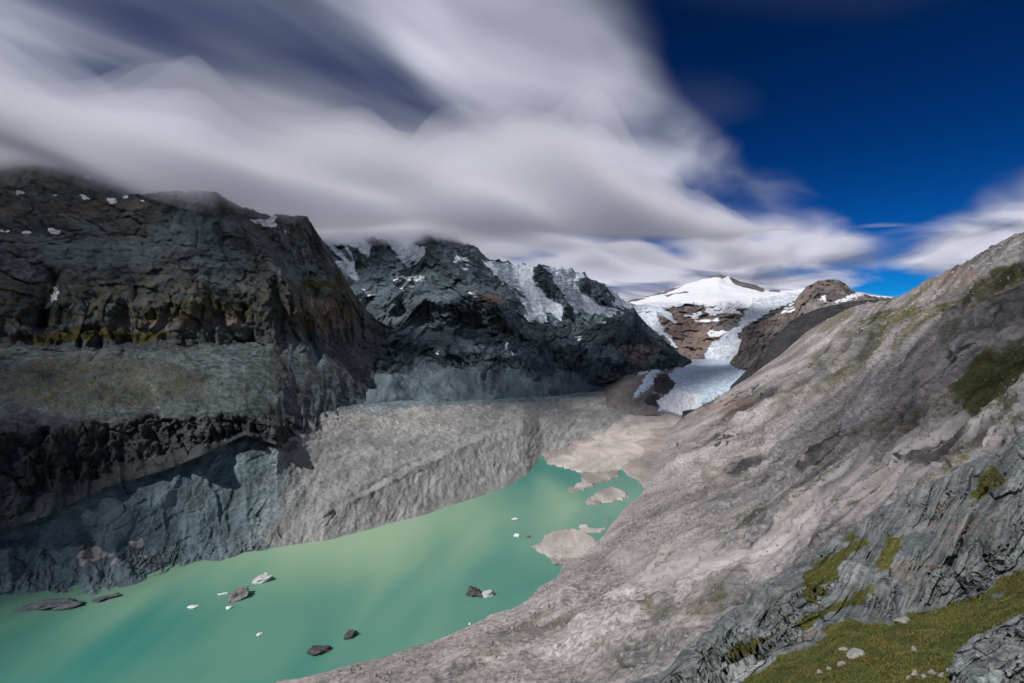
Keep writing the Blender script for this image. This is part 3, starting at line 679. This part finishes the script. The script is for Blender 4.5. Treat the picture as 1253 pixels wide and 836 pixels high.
    g_up = blobs(u, v, [[(1040, 405), (1062, 388), (1090, 376), (1140, 372), (1200, 352), (1260, 318), (1440, 240), (1440, 330), (1260, 362), (1200, 372), (1150, 392), (1110, 396), (1075, 400), (1055, 412)],
                        [(1170, 455), (1200, 430), (1260, 395), (1440, 320), (1440, 420), (1260, 470), (1220, 490), (1180, 500), (1150, 500)]], 24) * 0.82
    g_low = np.maximum.reduce([1 - sstep(line_d(u, v, q), w_ * 0.5, w_ * 2.0) for q, w_ in [([(985, 450), (1040, 415), (1080, 400)], 8), ([(950, 490), (1000, 470), (1050, 440)], 7), ([(1090, 520), (1160, 485), (1210, 470)], 9), ([(860, 580), (880, 575)], 5), ([(900, 640), (945, 628)], 5),
                 ([(1050, 540), (1120, 500)], 8), ([(1130, 560), (1200, 520), (1253, 500)], 8), ([(800, 690), (830, 682)], 3), ([(790, 745), (850, 740), (880, 735)], 9), ([(620, 775), (660, 765), (690, 760)], 8), ([(580, 805), (620, 790)], 6), ([(720, 780), (760, 800)], 6), ([(870, 715), (905, 708)], 4)]]) * 0.46
    g_st = sstep(st2 * 0.8 + st1 * 0.35 + rough(p, 200, 0.3, 2, 0.5, 4), 0.12, 0.5) * up * 0.52 * sstep(p.u, 880, 1000)
    grass = np.maximum.reduce([g_up, g_low, g_st])
    dark = np.maximum.reduce([1 - sstep(line_d(u, v, q), w_ * 0.4, w_ * 1.8) for q, w_ in [([(985, 566), (1012, 548), (1040, 530)], 7), ([(1100, 560), (1140, 540), (1160, 520)], 6), ([(1170, 440), (1195, 425)], 4), ([(850, 498), (900, 483), (930, 478)], 4), ([(772, 558), (800, 555)], 2), ([(820, 548), (835, 538)], 3), ([(880, 540), (905, 530)], 3)]]) * (0.55 + 0.35 * st1)
    dark = np.maximum(dark, ell(u, v, [(640, 748, 30, 4), (565, 772, 20, 3), (690, 700, 6, 12)]) * 0.4)
    rust = ell(u, v, [(880, 495, 60, 10), (1150, 340, 60, 12)]) * 0.6 + ell(u, v, [(860, 560, 90, 50)]) * 0.3
    pale = ell(u, v, [(830, 590, 60, 40), (780, 610, 30, 30), (720, 690, 40, 16), (650, 735, 30, 10)]) * 0.34
    scree = np.clip(0.48 + 0.35 * blobs(u, v, [[(880, 670), (960, 620), (1060, 570), (1150, 500), (1253, 440), (1253, 500), (1100, 590), (1000, 640), (900, 700), (760, 720), (760, 690)]], 20) - 0.25 * sstep(crest + 60 - p.v, 0, 40) * (p.u > 1050), 0, 1)
    scree = scree * (1 - 0.75 * ex)
    p.close(700, 0.5, 10, front=80, fdrop=50)
    p.obj('hillside', M_right, (0, grass, scree, rust), (0, pale, dark, 0))
    p.u, p.v = to_px(p.P)
    return p


def foreground():
    sil = [(700, 870, 92), (760, 846, 96), (790, 831, 98), (806, 826, 99), (818, 819, 100), (832, 802, 102), (848, 786, 104), (860, 775, 105), (872, 770, 106), (884, 757, 108), (905, 742, 110), (918, 733, 111), (926, 719, 112), (938, 710, 114), (952, 706, 115), (975, 690, 118), (1000, 674, 120), (1030, 656, 122), (1060, 641, 123),
           (1085, 622, 122), (1110, 606, 121), (1140, 590, 118), (1180, 574, 114), (1215, 556, 110), (1253, 533, 106), (1330, 500, 100), (1440, 455, 95)]
    gt = [(700, 890, 78), (800, 868, 80), (900, 840, 82), (950, 808, 84), (1000, 788, 85), (1030, 766, 86), (1090, 757, 84), (1150, 748, 81), (1200, 736, 78), (1253, 708, 74), (1330, 690, 70), (1440, 670, 66)]
    bt = [(700, 930, 60), (800, 920, 58), (900, 905, 56), (1000, 890, 52), (1100, 885, 48), (1253, 870, 42), (1440, 850, 38)]
    p = Patch([sil, gt, bt], du=1.05, dv=1.2, smooth=2, u1=1345)
    rockm = 1 - sstep(p.t, 0.88, 1.06)
    x, y, z = p.xyz()
    # layered slabs: bedding runs from upper right to lower left
    ang = np.radians(38 + 16 * sstep(p.u, 1000, 1200))
    wp = fbm(p.u / 70, p.v / 70, p.u * 0, 3)
    al = p.u * np.cos(ang) - p.v * np.sin(ang) + wp * 8; ac = p.u * np.sin(ang) + p.v * np.cos(ang) + fbm(p.u / 90 + 4, p.v / 90, p.u * 0, 3) * 10
    f1, f2, idc, gx, gy = worley(al / 58 + 0.3 * wp, ac / 17, 3)
    e1, e2, ide, hx, hy = worley(al / 24, ac / 6.5, 11)
    slab = (idc - 0.5) * 1.5 + (gy * 0.9 + gx * 0.6) * (idc + 0.3) - 1.9 * np.exp(-((f2 - f1) / 0.07) ** 2) * (0.3 + idc)
    slab2 = (ide - 0.5) * 0.55 + hy * 0.5 - 0.5 * np.exp(-((e2 - e1) / 0.10) ** 2)
    keepsil = 0.3 + 0.7 * sstep(p.t, 0.0, 0.12)
    p.disp((slab + slab2) * rockm * keepsil, 'v')
    p.disp(rough(p, 16, 1.3, 3, 0.5, 2) * rockm + rough(p, 9, 0.6, 4) * (1 - rockm), 'n')
    p.disp(ridged(al / 70, ac / 8, p.u * 0, 3) * 0.22 * rockm * keepsil, 'v')
    p.stk = np.clip(0.5 + rockm * (0.25 * fbm(al / 60, ac / 5, p.u * 0 + 2, 4, 0.6) + 0.25 * (idc - 0.5) + 0.15 * (ide - 0.5)) + (1 - rockm) * 0.3 * fbm(x / 5, y / 5, z / 5, 4, 0.6), 0.05, 1)
    for pts, w, a in [([(1205, 600), (1190, 640), (1165, 690)], 5, -4.5), ([(1140, 655), (1125, 680), (1118, 700)], 3.5, -2.6), ([(1160, 690), (1175, 715), (1185, 735)], 3.5, -3.0), ([(1090, 700), (1095, 745)], 3, -2.2), ([(1150, 640), (1120, 690), (1105, 735)], 12, 2.0), ([(1230, 600), (1215, 660), (1200, 710)], 11, 1.8), ([(900, 745), (905, 768), (890, 780)], 4, -2), ([(1060, 645), (1050, 690), (1035, 740)], 12, 1.2)]:
        p.ridge(pts, w, a)
    u, v = jit(p, 8, 9)
    gr = np.maximum.reduce([sstep(p.t + fbm(x / 6, y / 6, z / 6, 4, 0.6) * 0.10, 0.96, 1.04) * (u > 905), blobs(u, v, [[(985, 700), (1010, 675), (1050, 655), (1062, 665), (1030, 690), (1015, 715), (1000, 740), (985, 735)], [(1085, 660), (1110, 650), (1105, 675), (1090, 700), (1080, 710), (1070, 690)], [(960, 765), (1010, 745), (1060, 720), (1080, 715), (1040, 745), (990, 770)], [(1180, 600), (1215, 575), (1230, 590), (1190, 615)], [(900, 790), (960, 775), (950, 790), (890, 815)]], 5) * 0.8])
    gr = np.clip(gr, 0, 1)
    rust = np.clip(ell(u, v, [(1170, 640, 40, 40), (1120, 690, 36, 40), (960, 735, 20, 20), (1215, 640, 14, 50)]) * 0.42 + ell(u, v, [(1010, 780, 40, 8), (930, 800, 20, 8)]) * 0.5, 0, 1)
    slabm = ell(u, v, [(940, 822, 70, 14), (880, 845, 50, 12)]) * (1 - gr)
    scree = np.clip(slabm * 0.7 + ell(u, v, [(1010, 720, 24, 20), (1040, 700, 24, 14)]) * 0.5, 0, 1)
    p.gr = gr
    p.close(90, 0.9, 8)
    p.obj('rock_outcrop', M_fore, (0, gr, scree, rust * (1 - gr)), (0, 0, 0, 0))
    return p


def water():
    m = bpy.data.materials.new('glacial_lake_water'); m.use_nodes = True
    k = NT(m.node_tree)
    P = k.n('ShaderNodeNewGeometry').outputs['Position']
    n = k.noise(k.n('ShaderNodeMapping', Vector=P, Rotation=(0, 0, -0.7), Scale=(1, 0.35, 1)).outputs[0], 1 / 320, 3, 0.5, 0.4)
    sun_patch = k.n('ShaderNodeVectorMath', _operation='LENGTH', i0=k.n('ShaderNodeMapping', Vector=P, _vector_type='TEXTURE', Location=(-350, 1080, 0), Rotation=(0, 0, 0.55), Scale=(520, 230, 1)).outputs[0]).outputs['Value']
    n = k.math('ADD', n, k.math('MULTIPLY', k.math('SUBTRACT', 1.0, k.ss(sun_patch, 0.2, 1.5)), 0.22))      # sunlit patch painted into the water colour
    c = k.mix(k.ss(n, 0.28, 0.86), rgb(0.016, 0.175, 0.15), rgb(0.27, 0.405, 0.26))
    rp = k.noise(P, 1 / 3.0, 3, 0.6)
    bm = k.n('ShaderNodeBump', Strength=0.02, Distance=1.0, Height=rp)
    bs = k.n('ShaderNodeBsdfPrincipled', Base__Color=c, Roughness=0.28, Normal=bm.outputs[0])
    bs.inputs['IOR'].default_value = 1.33; bs.inputs['Specular IOR Level'].default_value = 0.35
    k.link(bs.outputs[0], k.n('ShaderNodeOutputMaterial').inputs[0])
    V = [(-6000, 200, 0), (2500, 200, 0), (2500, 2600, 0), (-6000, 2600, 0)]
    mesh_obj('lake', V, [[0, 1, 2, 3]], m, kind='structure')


def ground():
    m = simple_rock('valley_ground', (0.10, 0.10, 0.10), (0.2, 0.19, 0.18), 120)
    R = 40000
    mesh_obj('ground', [(-R, -R, -40), (R, -R, -40), (R, R, -40), (-R, R, -40)], [[0, 1, 2, 3]], m, kind='structure')


ground(); water(); far_peak(); headwall(); massif(); far_left_ridge(); left_mountain(); moraine(); outwash(); glacier(); middle_hill(); knob(); far_spur()
hill = hillside()
fore = foreground()


# ------------------------------------------------------------------ clouds
def cloud_deck():
    """layer of cloud that sits on the summits; thick where it hides them, opened over the lake for sun, thickened elsewhere for shade"""
    a = math.radians(38)
    s = np.linspace(-3500, 6500, 240); q = np.linspace(-5200, 900, 160)
    S, Q = np.meshgrid(s, q)
    X = S * math.sin(a) + Q * math.cos(a); Y = S * math.cos(a) - Q * math.sin(a)
    zb = 1010 + 55 * fbm(S / 1900, Q / 950, S * 0 + 0.4, 2) + 200 * sstep(Y, 2300, 3800) + 190 * sstep(-X, 1350, 2100) * sstep(Y, 900, 1700)
    w = fbm(S / 1800, Q / 700, S * 0 + 5, 3) * 300
    f = fbm(S / 2200 + 3, (Q + w) / 620, S * 0 + 1.5, 5, 0.5)
    off = np.array([math.sin(SUN_AZ), math.cos(SUN_AZ)]) / math.tan(SUN_EL)
    f2 = fbm(S / 950 + 9, (Q + w * 0.5) / 260, S * 0 + 4.5, 4, 0.5)
    f3 = fbm(S / 500 + 2, (Q + w * 0.3) / 105, S * 0 + 7.5, 3, 0.5)
    T = 0.42 + 0.95 * f + 0.55 * f2 + 0.16 * f3
    T = T - 1.5 * sstep(Q, -1950 + 700 * f + 600 * f2, -220 + 700 * f + 600 * f2)
    def spot(x, y, zg, rs, rq, amt):
        cx, cy = x + off[0] * (1150 - zg), y + off[1] * (1150 - zg)
        ds = (X - cx) * math.sin(a) + (Y - cy) * math.cos(a); dq = (X - cx) * math.cos(a) - (Y - cy) * math.sin(a)
        return amt * np.exp(-(ds / rs) ** 2 - (dq / rq) ** 2)
    for g in [(-250, 1000, 0, 520, 330, -1.2), (-350, 1700, 120, 500, 300, -1.3), (330, 1700, 20, 600, 350, -1.3), (-1250, 1900, 700, 1100, 700, 0.8), (0, 3000, 600, 1000, 700, 0.8), (560, 2950, 120, 500, 260, 0.95), (1150, 3000, 250, 1000, 420, 0.7), (-620, 600, 0, 280, 170, 0.8), (-850, 880, 120, 480, 360, 0.75), (120, 930, 10, 300, 130, 0.5), (-470, 700, 0, 220, 110, 0.6), (-150, 630, 0, 260, 80, 0.5)]:
        T = T + spot(*g)
    for g in [(-1000, 1530, 1150, 260, 100, -1.0), (-950, 1150, 1150, 600, 330, 0.5), (-150, 1050, 1150, 500, 150, -0.9), (600, 2000, 1150, 500, 160, -0.7), (-380, -370, 1150, 380, 260, -1.3)]:      # gaps and a lump in the layer; last hole, unseen, added to light the foreground
        T = T + spot(*g)
    T = np.log1p(np.exp(np.clip(T * 7, -30, 30))) / 7; T = T * T / (T + 0.10) * (1 - sstep(Q, -500 + 300 * f, 0 + 300 * f))
    for g in [(640, 620, 430, 420, 240, 0.75), (70, 90, 370, 330, 240, 0.0)]:  # unseen lump added to shade the upper right slope
        T = T + spot(*g) * (1 + 0.5 * f2)
    edge = sstep(S, -3500, -2300) * (1 - sstep(S, 5200, 6500)) * sstep(Q, -5200, -4200) * (1 - sstep(Q, 500, 890))
    T = np.clip(T, 0, None); T = (T ** 1.35 / (1 + 0.35 * T) * 250) * edge
    for _ in range(9):                                   # round off the crests
        T[1:-1] = (T[:-2] + 2 * T[1:-1] + T[2:]) / 4; T[:, 1:-1] = (T[:, :-2] + 2 * T[:, 1:-1] + T[:, 2:]) / 4
    fray = fbm(S / 420 + 6, Q / 150, S * 0 + 2.5, 4, 0.55)
    # nested shells, thin vapour outside and denser inside, so that the borders stay soft
    for up_, dn_, dens, fr, label in [(1.95, 0.50, 0.0013, 0.30, 'thin outer veil around the grey cloud on the mountain tops'), (1.45, 0.36, 0.0017, 0.20, 'grey layer of cloud lying on the mountain tops'),
                                      (1.00, 0.24, 0.0024, 0.10, 'dense inner layer of the grey cloud on the mountain tops'), (0.60, 0.12, 0.0042, 0.0, 'dense core of the grey cloud on the mountain tops')]:
        m = bpy.data.materials.new('cloud_vapour'); m.use_nodes = True
        k = NT(m.node_tree)
        vs = k.n('ShaderNodeVolumePrincipled', Color=rgb(0.955, 0.96, 1.0), Density=dens, Anisotropy=0.0)
        k.link(vs.outputs[0], k.n('ShaderNodeOutputMaterial').inputs['Volume'])
        t_ = np.clip(T * np.clip(1 + fr * fray, 0.1, 2) - 0.4, 0, None)
        top = np.stack([X, Y, zb + up_ * t_ + 0.02], -1); bot = np.stack([X, Y, zb - dn_ * t_], -1)
        nr, nc = X.shape
        fa = grid_faces(nr, nc)
        q4 = fa[(t_.ravel()[fa] > 0.0).any(1)]
        N = nr * nc
        t3 = np.concatenate([q4[:, [0, 1, 2]], q4[:, [0, 2, 3]]])          # same diagonals above and below
        e = np.concatenate([q4[:, [i, (i + 1) % 4]] for i in range(4)])
        key = np.minimum(e[:, 0], e[:, 1]) * (2 * N) + np.maximum(e[:, 0], e[:, 1])
        _, first, cnt = np.unique(key, return_index=True, return_counts=True)
        e = e[first[cnt == 1]]
        rim = np.concatenate([np.stack([e[:, 1], e[:, 0], e[:, 0] + N], -1), np.stack([e[:, 1], e[:, 0] + N, e[:, 1] + N], -1)])
        fc = np.concatenate([t3, t3[:, ::-1] + N, rim])
        V = np.concatenate([top.reshape(-1, 3), bot.reshape(-1, 3)])
        us, inv = np.unique(fc, return_inverse=True)
        o = mesh_obj('cloud', V[us], inv.reshape(fc.shape), m, kind='stuff')
        o['label'] = label; o['category'] = 'cloud'


cloud_deck()


# ------------------------------------------------------------------ things
def tag(o, label, cat, group=None):
    o['label'] = label; o['category'] = cat
    if group: o['group'] = group
    return o


def ico(sub):
    import bmesh
    bm = bmesh.new(); bmesh.ops.create_icosphere(bm, subdivisions=sub, radius=1.0)
    V = np.array([v.co[:] for v in bm.verts]); Fc = np.array([[v.index for v in f.verts] for f in bm.faces]); bm.free()
    return V, Fc


ICO = {i: ico(i) for i in (1, 2, 4, 5)}


def lump(seed, sub=4, facets=14, rough_=0.16, squash=0.55):
    """angular block: a ball cut by random planes, then roughened"""
    V, Fc = ICO[sub]; V = V.copy(); r = np.random.RandomState(seed)
    for _ in range(facets):
        n = r.normal(size=3); n /= np.linalg.norm(n); h = r.uniform(0.45, 0.85)
        d = V @ n - h
        V = np.where((d > 0)[:, None], V - n[None] * d[:, None] * 0.96, V)
    n = fbm(V[:, 0] * 1.6 + seed, V[:, 1] * 1.6, V[:, 2] * 1.6, 5, 0.6)
    V = V * (1 + rough_ * n)[:, None]; V[:, 2] *= squash
    return V, Fc


def floating(name, u, v, wpx, hm, mat, seed, label, cat, yaw=0.0, dep=0.6, sub=4, group=None, tilt=(0, 0), sink=0.35, rgh=0.26):
    Y = CAMZ * F / (v - CY); c = W(u, v, Y); m = Y / F
    V, Fc = lump(seed, sub, 14, rgh)
    V = V / np.max(np.abs(V), axis=0)
    V[:, 0] += tilt[0] * V[:, 2]; V[:, 2] += tilt[1] * V[:, 0]
    w = wpx * m / 2
    V = V * np.array([w, w * dep * 1.6, hm])
    V[:, 2] += hm * (1 - sink) - hm * 0.35
    cy, sy = math.cos(yaw), math.sin(yaw)
    V = np.stack([V[:, 0] * cy - V[:, 1] * sy, V[:, 0] * sy + V[:, 1] * cy, V[:, 2]], -1)
    o = mesh_obj(name, V, Fc, mat)
    o.location = (c[0], c[1], 0)
    return tag(o, label, cat, group)


ice_white = simple_rock('clean_iceberg_ice', (0.55, 0.62, 0.66), (0.82, 0.85, 0.87), 9, 0.5, 0.55, 0.4)
ice_dirty = simple_rock('dirty_iceberg_ice', (0.045, 0.042, 0.04), (0.36, 0.35, 0.34), 11, 0.7, 0.8)
ice_grey = simple_rock('grey_iceberg_ice', (0.30, 0.30, 0.30), (0.66, 0.67, 0.68), 12, 0.6, 0.7)
rock_wet = simple_rock('dark_lake_rock', (0.035, 0.032, 0.03), (0.13, 0.12, 0.115), 8, 0.8, 0.7)
rock_blue = simple_rock('blue_grey_rock', (0.06, 0.075, 0.085), (0.20, 0.22, 0.23), 12, 0.8)
rock_pale = simple_rock('pale_stone', (0.16, 0.155, 0.15), (0.42, 0.41, 0.40), 0.7, 0.7)

floating('iceberg', 322, 710, 26, 6.5, ice_grey, 5, 'pale grey slab of ice afloat beside the dark striped iceberg', 'iceberg', 0.5, 0.55, tilt=(0.2, 0.25))
floating('iceberg', 291, 732, 27, 9, ice_dirty, 8, 'dark dirt-striped jagged iceberg beside the pale grey slab of ice', 'iceberg', 0.9, 0.5, tilt=(0.2, 0.3))
floating('ice_floe', 274, 727, 16, 2.0, ice_white, 12, 'thin white ice strip touching the dark striped iceberg', 'ice floe', 0.4, 0.3)
floating('ice_floe', 281, 744, 9, 2.4, ice_white, 13, 'small white ice lump at the tip of the dark striped iceberg', 'ice floe', 0.2, 0.5)
floating('ice_floe', 235, 743, 15, 2.6, ice_white, 15, 'smooth white oval floe drifting alone left of the striped iceberg', 'ice floe', 0.35, 0.4)
floating('ice_floe', 318, 777, 11, 2.2, ice_white, 16, 'small bright white floe alone in open green water', 'ice floe', 0.4, 0.45)
floating('lake_rock', 391, 797, 30, 6.0, rock_wet, 21, 'low brownish dark rock near the rocky shore', 'rock', 0.2, 0.5)
floating('lake_rock', 429, 778, 20, 6.5, rock_wet, 24, 'dark upright rock with a blunt right end in the lake', 'rock', 0.5, 0.5, tilt=(0.2, 0.3))
floating('lake_rock', 581, 727, 24, 8.5, rock_wet, 27, 'rounded black rock touching a pale iceberg', 'rock', 0.3, 0.6)
floating('iceberg', 597, 729, 16, 8.0, ice_grey, 31, 'pale rounded iceberg with a dark side beside the black rock', 'iceberg', 0.5, 0.6, tilt=(0.2, 0.1))
floating('ice_floe', 630, 636, 11, 3.5, ice_white, 34, 'bright white angular floe in mid lake below the moraine tip', 'ice floe', -0.3, 0.5)
floating('ice_floe', 633, 656, 10, 3.2, ice_white, 35, 'curved white floe with a dark chip of ice beside it', 'ice floe', -0.4, 0.5)
floating('ice_floe', 646, 657, 7, 2.2, ice_dirty, 36, 'dark chip of dirty ice beside the curved white floe', 'ice floe', 0.4, 0.5)
floating('ice_floe', 575, 764, 4, 1.5, ice_white, 38, 'tiny white ice fragment close to the rocky right shore', 'ice floe', 1.2, 0.5, 2)
floating('islet', 125, 734, 40, 4.2, rock_blue, 41, 'long low blue-grey islet off the moraine shore', 'islet', 0.35, 0.34, sub=5, rgh=0.6)
floating('rock_spit', 72, 741, 92, 5.5, rock_blue, 43, 'long pointed spit of dark rubble running into the lake', 'rock spit', 0.28, 0.24, sub=5, sink=0.4, rgh=0.6)


def on_fore(u, v):
    d = (fore.u - u) ** 2 + (fore.v - v) ** 2
    return fore.P.reshape(-1, 3)[np.argmin(d)]


fore.u, fore.v = to_px(fore.P)


def stone(u, v, wpx, hpx, seed, label, mat=rock_pale, yaw=0.3, group=None):
    c = on_fore(u, v + hpx * 0.3); m = c[1] / F
    V, Fc = lump(seed, 4, 12, 0.12, 1.0)
    V = V / np.max(np.abs(V), axis=0) * np.array([wpx * m / 2, wpx * m * 0.36, hpx * m * 0.62])
    cy, sy = math.cos(yaw), math.sin(yaw)
    V = np.stack([V[:, 0] * cy - V[:, 1] * sy, V[:, 0] * sy + V[:, 1] * cy, V[:, 2]], -1)
    o = mesh_obj('boulder', V, Fc, mat); o.location = (c[0], c[1], c[2] + hpx * m * 0.18)
    return tag(o, label, 'boulder', group)


stone(1047, 799, 30, 9, 51, 'flat reddish-grey boulder lying in the middle of the grass ledge')
stone(1106, 759, 24, 9, 52, 'flat slab boulder in the grass at the foot of the layered outcrop')
stone(1118, 795, 10, 7, 53, 'round whitish boulder alone in the grass below the slab boulder')
stone(1032, 794, 12, 5, 54, 'small flat stone beside the flat reddish-grey boulder')
stone(1088, 763, 12, 5, 58, 'small dark stone next to the slab boulder at the outcrop foot', rock_blue)
stone(1030, 813, 14, 5, 59, 'low half-buried stone on the left rim of the grass ledge')
G = 'whitish stones in a row along the bottom rim of the grass ledge'
for i, (u, v, w, h) in enumerate([(1120, 824, 9, 8), (1130, 827, 8, 6), (1141, 822, 10, 6), (1152, 825, 9, 7), (1160, 820, 7, 5), (1112, 829, 8, 6), (1170, 827, 10, 6), (1002, 822, 9, 5), (1014, 818, 8, 4)]):
    stone(u, v, w, h, 70 + i, 'whitish stone in the row along the bottom rim of the grass ledge', group=G)


def corner_rock():
    p = Patch([[(1162, 812, 41), (1168, 800, 41.5), (1176, 790, 42), (1190, 779, 42.5), (1214, 769, 43), (1236, 757, 43), (1253, 750, 43), (1330, 728, 43), (1440, 700, 42)],
               [(1162, 850, 35), (1200, 830, 36), (1253, 812, 36), (1440, 780, 36)],
               [(1162, 930, 31), (1253, 930, 30), (1440, 920, 29)]], du=1.0, dv=1.1, smooth=2, u1=1345)
    ang = math.radians(28)
    al = p.u * math.cos(ang) - p.v * math.sin(ang); ac = p.u * math.sin(ang) + p.v * math.cos(ang) + fbm(p.u / 40, p.v / 40, p.u * 0, 3) * 8
    f1, f2, idc, gx, gy = worley(al / 46, ac / 17, 5); e1, e2, ide, hx, hy = worley(al / 17, ac / 8, 15)
    k = 0.3 + 0.7 * sstep(p.t, 0, 0.2)
    p.disp(((idc - 0.5) * 0.9 + gy * 0.6 - 0.9 * np.exp(-((f2 - f1) / 0.08) ** 2) + (ide - 0.5) * 0.35 - 0.3 * np.exp(-((e2 - e1) / 0.1) ** 2)) * k, 'v')
    p.disp(rough(p, 3, 0.25, 4, 0.6), 'n')
    p.close(14, 1.1, 6)
    p.stk = np.clip(0.6 + 0.3 * (idc - 0.5) + 0.2 * (ide - 0.5), 0.05, 1)
    o = p.obj('boulder', M_fore, (0, 0.0, 0.42, 0), (0, 0, 0, 0), kind=None)
    tag(o, 'big cracked blue-grey boulder closing off the right end of the grass ledge', 'boulder')


corner_rock()


def scatter():
    r = np.random.RandomState(3)
    # loose stones on the hillside
    P, nm = hill.P, grid_normals(hill.P)
    ok = (hill.v < 836) & (hill.u > 380) & (hill.u < 1260) & (hill.P[..., 2] > 6)
    idx = np.argwhere(ok); idx = idx[r.choice(len(idx), 5200, replace=False)]
    V0, F0 = ICO[1]
    Vs, Fs = [], []
    for k, (i, j) in enumerate(idx):
        c = P[i, j]; sz = c[1] / F * (0.45 + 2.2 * r.rand() ** 6)
        V = V0 * (1 + 0.35 * r.normal(size=(len(V0), 1)).clip(-1, 1)) * sz * r.uniform(0.6, 1.2, 3) + c + (0, 0, sz * 0.2)
        Vs.append(V); Fs.append(F0 + k * len(V0))
    o = mesh_obj('loose_stones', np.concatenate(Vs), np.concatenate(Fs), simple_rock('hill_stone', (0.16, 0.15, 0.145), (0.40, 0.37, 0.355), 5), kind='stuff', smooth=False)
    # grass tufts on the ledge
    P = fore.P; idx = np.argwhere((fore.gr > 0.55) & (fore.v < 850) & (fore.u < 1270)); idx = idx[r.choice(len(idx), 15000)]
    c = P[idx[:, 0], idx[:, 1]] + r.normal(size=(len(idx), 3)) * (0.12, 0.12, 0)
    Vs = []
    for b in range(5):
        a = r.uniform(0, 6.28, len(c)); h = r.uniform(0.10, 0.34, len(c)); w = r.uniform(0.03, 0.07, len(c)); ln = r.uniform(0.05, 0.25, len(c))
        dx, dy = np.cos(a), np.sin(a)
        b0 = c + np.stack([-dy * w, dx * w, 0 * w - 0.05], -1); b1 = c + np.stack([dy * w, -dx * w, 0 * w - 0.05], -1); t = c + np.stack([dx * ln, dy * ln, h], -1)
        Vs.append(np.stack([b0, b1, t], 1))
    V = np.concatenate(Vs).reshape(-1, 3)
    m = bpy.data.materials.new('dry_alpine_grass'); m.use_nodes = True
    k = NT(m.node_tree); Pn = k.n('ShaderNodeNewGeometry').outputs['Position']
    cc = k.mix(k.ss(k.noise(Pn, 0.25, 4, 0.6), 0.35, 0.65), rgb(0.050, 0.080, 0.014), rgb(0.15, 0.13, 0.03))
    bs = k.n('ShaderNodeBsdfPrincipled', Base__Color=cc, Roughness=0.8); k.link(bs.outputs[0], k.n('ShaderNodeOutputMaterial').inputs[0])
    mesh_obj('grass', V, np.arange(len(V)).reshape(-1, 3), m, kind='stuff', smooth=False)


scatter()
